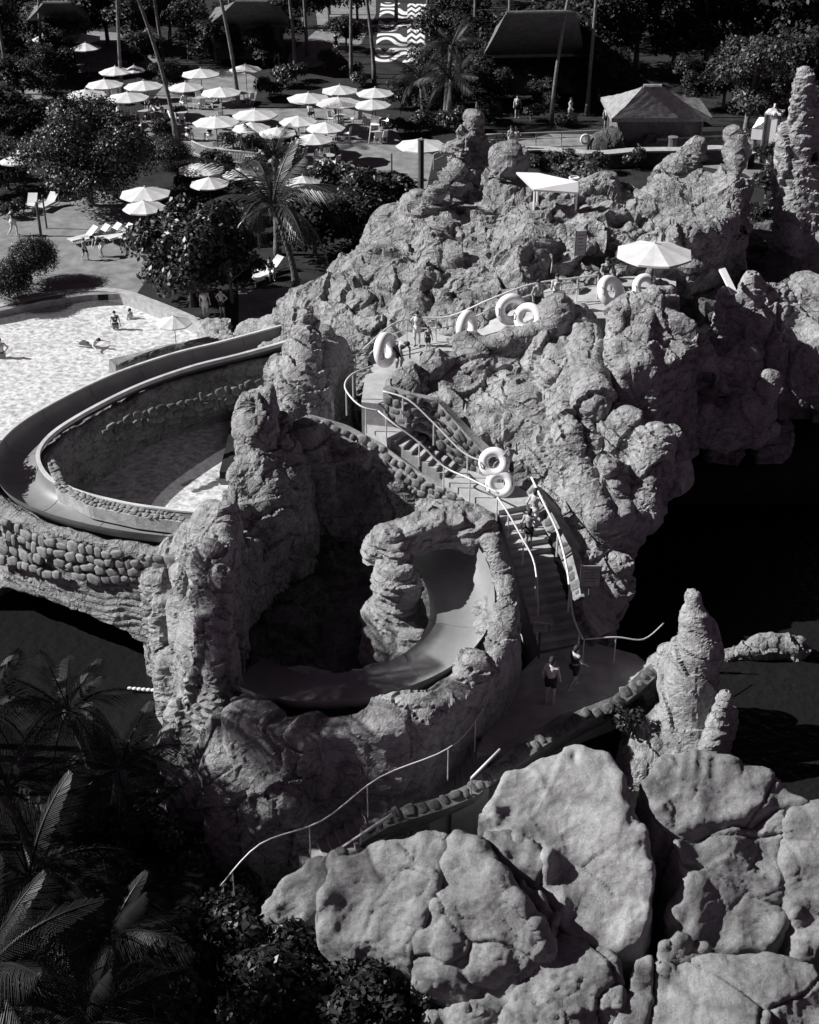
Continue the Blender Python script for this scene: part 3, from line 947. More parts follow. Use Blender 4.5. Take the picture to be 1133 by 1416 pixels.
rock('rock_arch', 'layered rock lintel bridging from the column over the slide tunnel', [
    ('ribbon', W([(526, 740, 3.9), (560, 722, 4.0), (600, 708, 4.0), (640, 708, 3.8), (664, 722, 3.5)]), 2.9, .62, .02, .3),
    E3(640, 738, 3.2, (.75, .6, .55)), E3(660, 725, 3.3, (.45, .5, .4)), ('mesa', W([(580, 690, 3.4), (640, 690, 3.2), (690, 705, 2.9), (670, 720, 3.0), (600, 705, 3.4)]), 2.0, .3, .05)], .08, 'strata', 'strata', 1, 73)
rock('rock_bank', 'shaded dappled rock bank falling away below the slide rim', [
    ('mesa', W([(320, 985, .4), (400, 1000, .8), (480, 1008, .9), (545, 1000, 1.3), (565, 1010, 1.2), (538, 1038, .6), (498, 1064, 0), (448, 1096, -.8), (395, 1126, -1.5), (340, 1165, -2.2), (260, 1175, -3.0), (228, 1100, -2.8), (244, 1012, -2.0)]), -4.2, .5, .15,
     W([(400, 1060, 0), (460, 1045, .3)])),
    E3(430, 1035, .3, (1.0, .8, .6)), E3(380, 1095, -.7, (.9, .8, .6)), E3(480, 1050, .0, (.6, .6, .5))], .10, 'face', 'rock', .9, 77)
rock('pit_floor', 'dark rock floor at the bottom of the slide pit', [
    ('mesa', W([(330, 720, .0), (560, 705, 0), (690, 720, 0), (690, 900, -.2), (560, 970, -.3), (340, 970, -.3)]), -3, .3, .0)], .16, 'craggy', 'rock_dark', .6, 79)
rock('rock_shelf', 'low layered rock shelves between the pool and the slide', [
    ('mesa', W([(320, 462, 1.6), (345, 440, 1.8), (400, 432, 2.2), (450, 410, 3.0), (445, 440, 3.0), (440, 470, 2.8), (380, 478, 2.2), (325, 482, 1.8)]), -1.5, .3, .08),
    ('mesa', W([(275, 445, .9), (318, 438, 1.0), (322, 468, .9), (280, 475, .8)]), -1.5, .3, .05), ('mesa', W([(398, 408, 2.9), (440, 398, 3.3), (436, 425, 2.9), (400, 425, 2.5)]), 0, .25, .03)], .09, 'strata', 'strata', 1.2, 83)

# far-side lagoon wall rocks
for nm, lb, pts in (('rock_mound', 'rounded rock beside the lifebuoy post at the pool wall', (840, 205, 1.2, 1.2)), ('rock_mound', 'low rounded rock in the gap of the thatched bar wall', (892, 203, 1.0, .9))):
    x, y, s, hh = pts
    rock(nm, lb, [E3(x, y, .3, (s, .9, hh)), E3(x + 12, y, .3, (s * .7, .8, hh * .7))], .12, 'craggy', 'rock_dark', .7, int(x))

# ------------------------------------------------------------------ foreground boulders
B = 'boulders heaped in the foreground'
def boulder(label, pts, seed, zb=-5, rr=.55, tp=.10, amp=1.0, mat='boulder', h=.09, extra=()):
    return rock('boulder', label, [('mesa', W(pts), zb, rr, tp)] + list(extra), h, 'boulder', mat, amp, seed, B, cat='boulder', k=.3)
boulder('low boulder with a ragged overhanging tail at the foot of the lower steps', [(368, 1246, -1.9), (400, 1208, -1.4), (440, 1186, -1.0), (474, 1176, -.6), (470, 1200, -.9), (452, 1225, -1.3), (436, 1252, -1.8), (402, 1276, -2.3)], 101, -4, .5, .12, 1.3)
boulder('wide domed boulder split by a long crack, below the stone parapet', [(470, 1186, -.6), (540, 1155, -.1), (600, 1142, .15), (622, 1152, .15), (606, 1205, -.35), (590, 1255, -1.0), (566, 1315, -1.9), (540, 1308, -1.9), (480, 1294, -1.9), (448, 1272, -1.6), (446, 1234, -1.1)], 102, -5, .7, .0)
boulder('largest dome boulder, right half of the cracked pair', [(632, 1152, .2), (664, 1162, .2), (690, 1196, 0), (718, 1236, -.4), (746, 1270, -.9), (756, 1300, -1.4), (708, 1322, -1.8), (650, 1344, -2.2), (578, 1346, -2.4), (582, 1290, -1.6), (608, 1232, -.7), (622, 1182, -.1)], 103, -5, .7, .0)
boulder('bright tall boulder with a small hole near its rounded top', [(674, 1112, .6), (702, 1066, .9), (760, 1042, 1.2), (800, 1030, 1.3), (840, 1036, 1.3), (862, 1070, 1.1), (868, 1110, .8), (890, 1140, .4), (902, 1190, -.2), (898, 1250, -1.0), (884, 1288, -1.6), (840, 1306, -1.9), (792, 1288, -1.7), (772, 1240, -1.0), (748, 1180, -.1), (704, 1150, .2)], 104, -5, .6, .02, mat='boulder_pale',
        extra=[E3(796, 1042, 1.35, (.10, .16, .2), True), E3(808, 1108, .9, (.1, .12, .2), True)])
boulder('small oval boulder wedged between the cracked dome and the bright boulder', [(670, 1146, .3), (702, 1142, .3), (738, 1156, .2), (758, 1184, -.1), (746, 1204, -.4), (714, 1194, -.3), (690, 1176, 0)], 105, -4, .3, .0, .7)
boulder('narrow dark boulder wedged low beside the bright boulder', [(722, 1212, -.4), (748, 1230, -.6), (772, 1262, -1.1), (762, 1288, -1.5), (738, 1268, -1.3), (722, 1240, -.9)], 106, -4, .3, .0, .7)
boulder('boulder carved with deep dark vertical grooves behind the pitted boulder', [(888, 1078, .8), (918, 1044, 1.1), (960, 1034, 1.25), (1000, 1042, 1.1), (1058, 1062, .8), (1118, 1104, .3), (1084, 1110, .2), (1000, 1132, .1), (942, 1138, .1), (906, 1112, .5)], 107, -5, .35, .03, .8,
        extra=[NC(940, 1040, 1.3, .13, 918, 1138, .3, .10), NC(956, 1040, 1.3, .12, 944, 1138, .3, .12), NC(972, 1042, 1.25, .13, 962, 1136, .3, .10), NC(988, 1050, 1.15, .10, 982, 1130, .3, .08), NC(925, 1050, 1.2, .08, 908, 1120, .5, .06)])
boulder('pitted flat faced boulder with small round holes', [(932, 1156, -.1), (1000, 1144, -.05), (1086, 1118, .1), (1078, 1200, -.9), (1086, 1270, -1.8), (1058, 1308, -2.3), (990, 1308, -2.3), (944, 1286, -1.9), (932, 1252, -1.5), (954, 1216, -.9)], 108, -5, .4, .02, .9,
        extra=[E3(990, 1205, -.7, (.08, .1, .1), True), E3(1018, 1200, -.6, (.07, .1, .1), True), E3(1002, 1222, -.9, (.09, .1, .1), True), E3(984, 1222, -.9, (.06, .1, .1), True), E3(1034, 1256, -1.4, (.08, .1, .1), True), E3(984, 1268, -1.6, (.07, .1, .1), True), E3(1070, 1262, -1.5, (.14, .1, .1), True)])
boulder('smooth steep boulder split off from the pitted boulder by a curved crack', [(1094, 1122, 0), (1133, 1108, .1), (1210, 1110, .1), (1210, 1300, -2.0), (1112, 1302, -2.1), (1094, 1244, -1.4), (1086, 1184, -.7)], 109, -5, .4, .02)
boulder('flat topped boulder at the bottom of the heap', [(912, 1334, -2.2), (990, 1320, -2.0), (1070, 1320, -2.0), (1122, 1332, -2.1), (1150, 1416, -3.0), (1160, 1450, -3.4), (900, 1450, -3.4), (906, 1380, -2.8)], 110, -6, .4, .05)
boulder('small rounded boulder sitting in the crevice over the flat topped one', [(918, 1302, -1.7), (946, 1292, -1.6), (978, 1306, -1.9), (958, 1324, -2.2), (922, 1328, -2.2)], 111, -4, .3, .05, .7)
boulder('lumpy fissured boulder below the bright tall one', [(744, 1304, -1.9), (790, 1292, -1.8), (846, 1320, -1.9), (858, 1372, -2.5), (850, 1450, -3.3), (688, 1450, -3.4), (712, 1372, -2.6)], 112, -6, .45, .05, 1.6)
boulder('thin folded rib of rock running down between two bottom boulders', [(880, 1324, -2.0), (902, 1318, -1.95), (902, 1380, -2.7), (878, 1450, -3.4), (842, 1450, -3.4), (868, 1382, -2.7)], 113, -6, .25, .03, .8)
boulder('small cracked boulder under the cracked dome pair', [(652, 1352, -2.4), (700, 1332, -2.1), (742, 1332, -2.2), (732, 1370, -2.7), (690, 1388, -3.0), (656, 1384, -3.0)], 114, -5, .35, .05)
boulder('dark low boulder half buried among the shrubs', [(590, 1400, -3.2), (650, 1390, -3.0), (720, 1400, -3.2), (700, 1450, -3.8), (600, 1450, -3.8)], 115, -6, .4, .1)
rock('rock_spire', 'tall slender rock spire at the end of the stone parapet', [
    C(948, 1010, -.6, 1.0, 964, 900, 1.9, .55), C(964, 900, 1.9, .55, 960, 826, 3.6, .24), C(972, 930, 1.0, .5, 974, 868, 2.4, .3), C(935, 950, .4, .5, 948, 890, 1.9, .25), C(905, 960, -.6, .7, 930, 905, 1.0, .4),
    ('mesa', W([(880, 1000, -.2), (920, 985, 0), (985, 985, 0), (1000, 1030, -.4), (930, 1060, -.7), (880, 1050, -.6)]), -4, .4, .2)], .08, 'craggy', 'rock_pale', .3, 124)
rock('rock_slab', 'leaning flake of pale rock beside the tall spire', [C(978, 1040, -.6, .42, 1003, 965, 1.2, .22), C(992, 1042, -.8, .4, 1010, 985, .6, .2)], .07, 'strata', 'rock_pale', .5, 125)
rock('rock_reef', 'low bent rock reef breaking the dark lagoon water', [('ribbon', W([(1005, 902, -1.3), (1040, 888, -.95), (1070, 882, -.85), (1085, 886, -1.0), (1102, 882, -.8)]), -4.2, .26, .08, .25)], .08, 'craggy', 'rock', .5, 127)

# ------------------------------------------------------------------ slide flumes
def sweep(pts, prof, closed=False):
    mb = MB()
    n = len(prof)
    for i, p in enumerate(pts):
        t = pts[min(i + 1, len(pts) - 1)] - pts[max(i - 1, 0)]
        t = Vector((t.x, t.y, 0)).normalized()
        s = Vector((t.y, -t.x, 0))
        for (a, b) in prof:
            mb.v.append(tuple(p + s * a + Vector((0, 0, b))))
    m = n if closed else n - 1
    for i in range(len(pts) - 1):
        for k in range(m):
            k2 = (k + 1) % n
            mb.f.append((i * n + k, i * n + k2, (i + 1) * n + k2, (i + 1) * n + k))
    return mb

def flume(name, label, pts, hw, hl, hr, mat, cw=.2, cope=True, fade=0.0):
    root = empty(name, pts[0])
    tag(root, label, 'water slide')
    loc = [p - pts[0] for p in pts]
    prof = [(-hw - .02, hl), (-hw * .96, hl * .7), (-hw * .82, hl * .36), (-hw * .5, .08), (-hw * .2, .015), (0, 0), (hw * .2, .015), (hw * .5, .08), (hw * .82, hr * .36), (hw * .96, hr * .7), (hw + .02, hr)]
    ch_ = sweep(loc, prof)
    m_ = len(prof)
    for i_ in range(len(loc)):                      # the side walls may get lower along the way
        k_ = 1 - fade * i_ / (len(loc) - 1)
        for j_ in range(m_):
            x_, y_, z_ = ch_.v[i_ * m_ + j_]
            ch_.v[i_ * m_ + j_] = (x_, y_, loc[i_].z + (z_ - loc[i_].z) * k_)
    chan = ch_.build('channel', mat, root, True)
    L_ = 0.0
    for i_ in range(1, len(loc) - 1):               # lipped joints between the cast sections
        L_ += (loc[i_] - loc[i_ - 1]).length
        if L_ > 2.4:
            L_ = 0.0
            t_ = (loc[i_ + 1] - loc[i_ - 1]); t_.z = 0; t_.normalize()
            s_ = Vector((t_.y, -t_.x, 0))
            k_ = 1 - fade * i_ / (len(loc) - 1)
            MB().tube([loc[i_] + s_ * a_ * .985 + Vector((0, 0, b_ * k_ + .004)) for a_, b_ in prof], .014, 4).build('section_joint', MAT['stone'], chan)
    if not cope:
        return root
    for s, h in ((-1, hl), (1, hr)):
        loc_ = loc if s < 0 else loc[:int(len(loc) * .52)]
        pr = [(s * (hw - .01), h + .001), (s * (hw - .01), h + .07), (s * (hw + cw), h + .06), (s * (hw + cw), h - .10)]
        sweep(loc_, pr, True).build('coping', MAT['coping'], root)
    return root
MAT['flume_pale'] = make_mat('flume_pale', .19, .25, .7, .5, .08, 6.0, spec=.4)
flume('slide_channel', 'grey slide channel looping around over the bright pool', spline(LOOP, 10), .78, .62, .62, MAT['flume'], .14)
flume('slide_channel', 'pale slide channel bending around the layered column in the pit', spline(PIT, 10), 1.0, 1.0, .3, MAT['flume_pale'], .12, False, .35)

# ------------------------------------------------------------------ paths, decks, stairs
def slab(name, pts, th=.35, mat='concrete', z=None):
    top = [P(*q) if len(q) == 3 else P(q[0], q[1], z) for q in pts]
    n = len(top)
    mb = MB()
    mb.add(top + [v - Vector((0, 0, th)) for v in top], [tuple(range(n)), tuple(reversed(range(n, 2 * n)))] + [(i, (i + 1) % n, n + (i + 1) % n, n + i) for i in range(n)])
    o = mb.build(name, MAT[mat])
    o['kind'] = 'structure'
    return o
slab('queue_deck', [(500, 556, 5.0), (545, 560, 5.0), (600, 505, 5.0), (650, 475, 5.0), (630, 448, 5.0), (577, 452, 5.0), (535, 478, 5.0), (505, 520, 5.0)], 4)
slab('ramp', [(645, 478, 5.0), (770, 432, 6.35), (752, 405, 6.35), (625, 446, 5.0)], 3)
slab('top_deck', [(752, 440, 6.4), (900, 440, 6.4), (935, 425, 6.4), (935, 380, 6.4), (850, 362, 6.4), (752, 402, 6.4)], 3)
slab('landing', [(505, 588, 4.1), (535, 606, 4.1), (572, 588, 4.1), (556, 560, 4.1), (520, 558, 4.1)], 3)
slab('landing', [(612, 662, 2.9), (690, 706, 2.9), (748, 694, 2.9), (690, 655, 2.9), (640, 642, 2.9)], 3)
slab('landing', [(745, 905, 0), (818, 888, 0), (880, 905, 0), (905, 925, 0), (850, 960, 0), (770, 990, 0), (700, 1045, 0), (660, 1040, 0), (690, 960, 0)], 3)

def stairs(name, label, a, b, width, n, th=1.2):
    a, b = P(*a), P(*b)
    root = empty(name, (b.x, b.y, b.z))
    tag(root, label, 'stairs')
    d = Vector((b.x - a.x, b.y - a.y, 0))
    L = d.length
    rz = math.atan2(d.y, d.x)
    tread = L / n
    me = None
    for i in range(n):
        c = a + d * ((i + .5) / n)
        z = a.z + (b.z - a.z) * (i + 1) / n
        if me is None:
            mb = MB().box((0, 0, -th / 2), (tread + .02, width, th))
            o = mb.build('step', MAT['concrete'], root)
            me = o.data
        else:
            o = link('step', me, None, root)
        o.location = Vector((c.x, c.y, z)) - Vector((b.x, b.y, b.z))
        o.rotation_euler = (0, 0, rz)
    return root
stairs('stairs', 'sunlit concrete steps descending beside the stone wall below the queue deck', (546, 592, 4.1), (636, 652, 2.9), 1.3, 8, 2.5)
stairs('stairs', 'shaded flight of steps going down past the sign boards to the lower landing', (716, 698, 2.9), (775, 893, .0), 1.45, 15, 2.0)
stairs('stairs', 'short shaded steps leaving the lower landing along the parapet', (672, 1044, 0), (622, 1078, -.9), 1.7, 6, 2.0)
stairs('stairs', 'lowest steps with a bright handrail ending at the foliage', (520, 1125, -1.2), (420, 1195, -2.4), 1.6, 8, 2.0)
slab('lower_path', [(628, 1098, -.9), (650, 1078, -.9), (600, 1055, -.9), (520, 1080, -1.2), (500, 1120, -1.2), (540, 1130, -1.2)], 3)

# ------------------------------------------------------------------ rubble walls: a mortar core and one object for each stone
STONES = []
for s in range(6):
    bm = bmesh.new()
    bmesh.ops.create_cube(bm, size=1.0)
    bmesh.ops.bevel(bm, geom=list(bm.edges), offset=.22, segments=1, affect='EDGES')
    rr = random.Random(40 + s)
    for v in bm.verts:
        v.co *= rr.uniform(.82, 1.1)
    me = bpy.data.meshes.new('stone')
    bm.to_mesh(me)
    bm.free()
    me.polygons.foreach_set('use_smooth', [True] * len(me.polygons))
    STONES.append(me)
STONES_DARK = [m.copy() for m in STONES]
for m in STONES: m.materials.append(MAT['stone'])
for m in STONES_DARK: m.materials.append(MAT['stone_dark'])

def resample(pts, n):
    pts = [Vector(p) for p in pts]
    L = [0]
    for a, b in zip(pts, pts[1:]):
        L.append(L[-1] + (b - a).length)
    out = []
    for k in range(n):
        t = L[-1] * k / (n - 1)
        i = max(j for j in range(len(L)) if L[j] <= t + 1e-9)
        i = min(i, len(pts) - 2)
        out.append(pts[i].lerp(pts[i + 1], (t - L[i]) / (L[i + 1] - L[i] + 1e-9)))
    return out

def stone_wall(name, label, top, bot, size, dark=False, proud=.0, seed=0, back=.5, fill=.92, core=True, skip=0.0):
    rr = random.Random(seed)
    top, bot = W(top), W(bot)
    A, Bt = resample(top, 40), resample(bot, 40)
    root = empty(name, A[0])
    tag(root, label, 'wall')
    org = A[0]
    if core:
        n = 40
        mb = MB()
        nv = []
        for i in range(n):
            t = A[min(i + 1, n - 1)] - A[max(i - 1, 0)]
            nn = t.cross(A[i] - Bt[i]).normalized()
            if nn.dot(Vector((0, 0, CAM_H)) - A[i]) < 0: nn = -nn
            nv.append(nn)
        vs = [a - org for a in A] + [b - org for b in Bt] + [a - org - m * back for a, m in zip(A, nv)] + [b - org - m * back for b, m in zip(Bt, nv)]
        fs = []
        for i in range(n - 1):
            fs += [(i, n + i, n + i + 1, i + 1), (2 * n + i, i, i + 1, 2 * n + i + 1), (n + i, 3 * n + i, 3 * n + i + 1, n + i + 1)]
        fs += [(0, 2 * n, 3 * n, n), (n - 1, 2 * n - 1, 4 * n - 1, 3 * n - 1)]
        mb.add(vs, fs)
        mb.build('mortar', MAT['mortar'] if not dark else MAT['stone'], root)
    Lu = sum((A[i + 1] - A[i]).length for i in range(39))
    Lv = sum((A[i] - Bt[i]).length for i in range(40)) / 40
    rows = max(1, int(round(Lv / size)))
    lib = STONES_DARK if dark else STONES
    cnt = 0
    for r in range(rows):
        u = rr.uniform(0, .5) * size
        while u < Lu and cnt < 300:
            w = size * rr.uniform(.6, 1.5)
            hh = size * rr.uniform(.65, 1.2)
            if rr.random() < skip:
                u += w
                continue
            fu = min((u + w / 2) / Lu, .999) * 39
            i = min(int(fu), 38)
            a = A[i].lerp(A[i + 1], fu - i)
            b = Bt[i].lerp(Bt[i + 1], fu - i)
            v = (r + .5 + rr.uniform(-.2, .2)) / rows
            p = a.lerp(b, v)
            ex = ((A[i + 1] - A[i]).normalized() * (1 - v) + (Bt[i + 1] - Bt[i]).normalized() * v).normalized()
            ey = (a - b).normalized()
            ez = ex.cross(ey).normalized()
            if ez.dot(Vector((0, 0, CAM_H)) - p) < 0:
                ez = -ez
            ey = ez.cross(ex)
            o = link('stone', lib[rr.randrange(6)], None, root)
            Mx = Matrix((ex, ey, ez)).transposed().to_4x4() @ Matrix.Rotation(rr.uniform(-.35, .35), 4, 'Z') @ Matrix.Diagonal((w * fill, hh * fill * Lv / (rows * size), size * .5 * rr.uniform(.7, 1.2), 1))
            o.matrix_local = Matrix.Translation(p - org + ez * (proud + rr.uniform(-.03, .03))) @ Mx
            u += w
            cnt += 1
    return root

stone_wall('stone_wall', 'lumpy rubble stone band running below the slide loop over the arch', [(-30, 706, 2.2), (20, 722, 2.2), (70, 744, 2.25), (150, 762, 2.35), (245, 772, 2.5)], [(-30, 772, .5), (20, 786, .5), (70, 800, .7), (150, 808, 1.0), (245, 802, 1.6)], .40, False, -.02, 1, fill=1.0, core=False, skip=.12)
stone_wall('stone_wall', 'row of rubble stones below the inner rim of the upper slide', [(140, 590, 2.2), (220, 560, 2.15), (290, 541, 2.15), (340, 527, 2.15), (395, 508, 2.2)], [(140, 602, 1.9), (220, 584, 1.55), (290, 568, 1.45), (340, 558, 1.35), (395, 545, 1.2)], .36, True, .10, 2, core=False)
stone_wall('stone_wall', 'narrow curb of rubble along the inside of the lower slide loop', [(76, 636, 2.62), (90, 668, 2.66), (132, 690, 2.7), (192, 704, 2.8), (252, 712, 2.9)], [(66, 640, 2.62), (78, 676, 2.66), (124, 700, 2.7), (188, 714, 2.8), (252, 722, 2.9)], .22, False, .02, 3)
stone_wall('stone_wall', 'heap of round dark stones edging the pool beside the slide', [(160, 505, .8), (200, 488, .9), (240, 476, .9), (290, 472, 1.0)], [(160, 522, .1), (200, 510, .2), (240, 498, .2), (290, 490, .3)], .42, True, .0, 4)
stone_wall('stone_wall', 'battered wall of mortared field stones under the upper stairs', [(430, 574, 4.7), (480, 588, 4.4), (525, 612, 3.9), (580, 654, 3.1), (635, 688, 2.6), (704, 702, 2.5)], [(400, 612, 3.7), (460, 648, 2.9), (520, 676, 2.3), (580, 696, 1.9), (640, 708, 1.9), (690, 712, 1.9)], .32, False, .02, 5, .12, .86)
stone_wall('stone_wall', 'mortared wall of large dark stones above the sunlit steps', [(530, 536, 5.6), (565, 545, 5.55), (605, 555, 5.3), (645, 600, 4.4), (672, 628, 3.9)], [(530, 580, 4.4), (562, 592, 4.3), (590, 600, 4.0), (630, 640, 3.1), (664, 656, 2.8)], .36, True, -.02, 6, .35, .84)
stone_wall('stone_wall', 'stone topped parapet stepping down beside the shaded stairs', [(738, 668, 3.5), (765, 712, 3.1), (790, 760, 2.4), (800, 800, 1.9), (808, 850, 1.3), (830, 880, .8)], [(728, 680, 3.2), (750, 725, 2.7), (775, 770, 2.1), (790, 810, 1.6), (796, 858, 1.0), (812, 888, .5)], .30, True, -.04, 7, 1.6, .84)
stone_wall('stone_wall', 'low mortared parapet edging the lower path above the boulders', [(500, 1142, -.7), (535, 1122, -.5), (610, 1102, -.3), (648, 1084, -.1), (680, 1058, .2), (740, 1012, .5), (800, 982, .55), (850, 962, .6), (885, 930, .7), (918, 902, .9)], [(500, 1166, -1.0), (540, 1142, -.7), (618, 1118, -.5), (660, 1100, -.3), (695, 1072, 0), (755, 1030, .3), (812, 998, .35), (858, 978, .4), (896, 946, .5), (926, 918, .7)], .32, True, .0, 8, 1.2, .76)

# ------------------------------------------------------------------ handrails
def rail(label, pts, posts=(), h=.95, r=.032, second=None, mat='metal', name='handrail', smooth=5):
    w = W(pts)
    root = empty(name, w[0])
    tag(root, label, 'railing' if name == 'railing' else 'handrail')
    sp = spline(w, smooth)
    MB().tube([p - w[0] for p in sp], r, 6).build('top_rail', MAT[mat], root, True)
    if second:
        MB().tube([p - w[0] - Vector((0, 0, second)) for p in sp], r * .8, 6).build('lower_rail', MAT[mat], root, True)
    me = None
    for q in posts:
        i = int(q * (len(sp) - 1))
        b = sp[i] - w[0]
        if me is None:
            o = MB().tube([(0, 0, -h), (0, 0, 0)], r * .8, 6).build('post', MAT[mat], root)
            me = o.data
        else:
            o = link('post', me, None, root)
        o.location = b
    return root
rail('long thin handrail winding down past the slide rim to the foliage', [(305, 1225, -1.6), (360, 1167, -.5), (445, 1135, -.1), (525, 1075, .75), (620, 1035, 1.1), (665, 985, 1.1), (693, 920, 1.2), (703, 860, 1.5), (700, 800, 2.1), (693, 745, 3.0)], [.05, .2, .33, .45, .55, .64, .74, .85], 1.2, .022)
rail('centre handrail running down the shaded stairs', [(688, 688, 3.65), (700, 705, 3.5), (720, 740, 3.0), (740, 782, 2.4), (744, 852, 1.4)], [.0, .3, .55, .8, 1], .95, .035)
rail('bright handrail on the parapet side of the shaded stairs', [(735, 660, 4.1), (752, 695, 3.7), (772, 738, 3.1), (785, 790, 2.4), (792, 850, 1.6), (806, 884, 1.1)], [.1, .4, .7, .95], .9, .045)
rail('curved handrail bulging out around the upper landing', [(516, 506, 6.0), (488, 517, 6.0), (477, 533, 5.8), (486, 550, 5.6), (502, 563, 5.45), (523, 568, 5.35)], [.2, .5, .85], 1.0, .035)
rail('handrail on the pit side of the sunlit steps', [(523, 568, 5.35), (545, 586, 5.1), (580, 612, 4.5), (614, 645, 3.75), (650, 662, 3.65), (690, 682, 3.6)], [.15, .4, .62, .8], .95, .035)
rail('handrail along the stone wall above the sunlit steps', [(530, 541, 5.55), (565, 553, 5.4), (600, 585, 4.7), (640, 625, 3.9), (668, 638, 3.7)], [.2, .5, .8], .9, .035)
rail('back handrail of the queue deck climbing along the ramp', [(482, 490, 5.3), (497, 487, 5.4), (542, 449, 6.05), (577, 440, 6.05), (623, 437, 6.1), (680, 413, 6.9), (735, 393, 7.35), (790, 385, 7.4), (828, 380, 7.4)], [.1, .22, .34, .45, .56, .67, .78, .9, 1], 1.0, .035, .45)
rail('bright short handrail beside the lowest steps', [(466, 1176, -1.0), (543, 1126, -.2)], [0.02, .98], .8, .05, smooth=1)
rail('bright short handrail on the parapet by the middle steps', [(652, 1076, .35), (692, 1036, .9)], [.02, .98], .7, .04, smooth=1)
rail('thin rope rail sagging from the landing over the lagoon', [(808, 884, 1.0), (852, 881, 1.0), (890, 884, .8), (918, 862, .9)], [.0, .35], 1.0, .025, name='rope_rail')

# ------------------------------------------------------------------ swim rings
def torus(R0, r0, n=32, m=14, c=(0, 0, 0)):
    mb = MB()
    for i in range(n):
        a = 2 * math.pi * i / n
        for k in range(m):
            b = 2 * math.pi * k / m
            mb.v.append((c[0] + (R0 + r0 * math.cos(b)) * math.cos(a), c[1] + (R0 + r0 * math.cos(b)) * math.sin(a), c[2] + r0 * math.sin(b)))
    for i in range(n):
        for k in range(m):
            mb.f.append((i * m + k, ((i + 1) % n) * m + k, ((i + 1) % n) * m + (k + 1) % m, i * m + (k + 1) % m))
    return mb
def swim_ring(label, px, py, z, rot, s=1.0):
    root = empty('swim_ring', P(px, py, z))
    tag(root, label, 'swim ring', 'white swim rings at the slide')
    root.rotation_euler = rot
    root.scale = (s, s, s)
    torus(.40, .17).build('ring', MAT['vinyl'], root, True)
    for s_ in (-1, 1):
        MB().tube([(s_ * .5, -.12, .13), (s_ * .5, -.08, .21), (s_ * .5, .08, .21), (s_ * .5, .12, .13)], .018, 6).build('handle', MAT['darkmetal'], root, True)
    return root
UP = R(62)
dbl = empty('double_swim_ring', P(687, 655, 3.6))
tag(dbl, 'white double swim ring held upright at the turn of the stairs', 'swim ring', 'white swim rings at the slide')
dbl.rotation_euler = (UP, R(-12), 0)
torus(.38, .175, c=(-.02, .40, 0)).build('ring', MAT['vinyl'], dbl, True)
torus(.36, .17, c=(.05, -.38, 0)).build('ring', MAT['vinyl'], dbl, True)
for y0 in (.4, -.38):
    for s_ in (-1, 1):
        MB().tube([(s_ * .46, y0 - .12, .14), (s_ * .48, y0 - .06, .22), (s_ * .48, y0 + .06, .22), (s_ * .46, y0 + .12, .14)], .018, 6).build('handle', MAT['darkmetal'], dbl, True)
swim_ring('white swim ring on the shoulder of the bending person at the deck edge', 533, 484, 5.9, (R(82), 0, R(62)), 1.2)
swim_ring('white swim ring standing alone on the queue deck behind the parapet', 646, 452, 6.2, (R(84), R(5), R(56)), 1.15)
swim_ring('tall swim ring highest on the ramp, rising behind a lower ring', 707, 428, 6.9, (R(80), 0, R(15)), 1.1)
swim_ring('swim ring leaning lower on the ramp in front of the tall one', 731, 440, 6.75, (R(70), 0, R(-25)), 1.05)
swim_ring('swim ring lying tilted beside the deck umbrella', 845, 403, 7.3, (R(58), R(10), R(35)), 1.15)
swim_ring('swim ring half hidden behind the umbrella post', 893, 398, 7.2, (R(60), 0, R(20)), 1.0)

# ------------------------------------------------------------------ umbrellas
def make_umbrella():
    root = empty('umbrella')
    mb = MB()
    can = None
    n = 8
    seg_ = math.pi / 8
    rim, top = 1.0, .30
    rows = 4
    def pt(rad, ang_i, half):
        a = 2 * math.pi * (ang_i + half) / n
        rr_ = rad * (math.cos(seg_) if half == .5 else 1) * (1 if half != .5 else 1.0)
        zz = top * (1 - rad) ** 1.08 - (.018 * rad if half == .5 else 0)
        return (rr_ * math.cos(a), rr_ * math.sin(a), zz)
    can = MB().lathe([(.02, top - .012), (.2, top * .76)], 8).build('canopy', MAT['canvas'], root)
    me = None
    for k in range(n):
        if me is None:
            p = MB()
            for i in range(rows + 1):
                rad = .04 + (rim - .04) * i / rows
                p.v += [pt(rad, 0, 0), pt(rad, 0, .5), pt(rad, 1, 0)]
            for v in list(p.v[-3:]):
                p.v.append((v[0] * 1.005, v[1] * 1.005, v[2] - .055))
            for i in range(rows + 1):
                p.f += [(i * 3, i * 3 + 3, i * 3 + 4, i * 3 + 1), (i * 3 + 1, i * 3 + 4, i * 3 + 5, i * 3 + 2)]
            o = p.build('canopy_panel', MAT['canvas'], can)
            me = o.data
        else:
            o = link('canopy_panel', me, None, can)
        o.rotation_euler = (0, 0, 2 * math.pi * k / n)
    MB().lathe([(0, top + .07), (.03, top + .05), (.03, top - .02)], 8).build('finial', MAT['canvas'], root)
    MB().tube([(0, 0, -1.7), (0, 0, top)], .02, 8).build('pole', MAT['wood'], root)
    MB().lathe([(.0, -1.64), (.18, -1.64), (.2, -1.70)], 12).build('base', MAT['darkmetal'], root)
    for k in range(8):
        a = 2 * math.pi * k / 8
        MB().tube([(0, 0, top - .05), (.97 * math.cos(a), .97 * math.sin(a), -.02)], .009, 4).build('rib', MAT['wood'], root)
    return root
UMB = make_umbrella()
UMB_USED = [False]
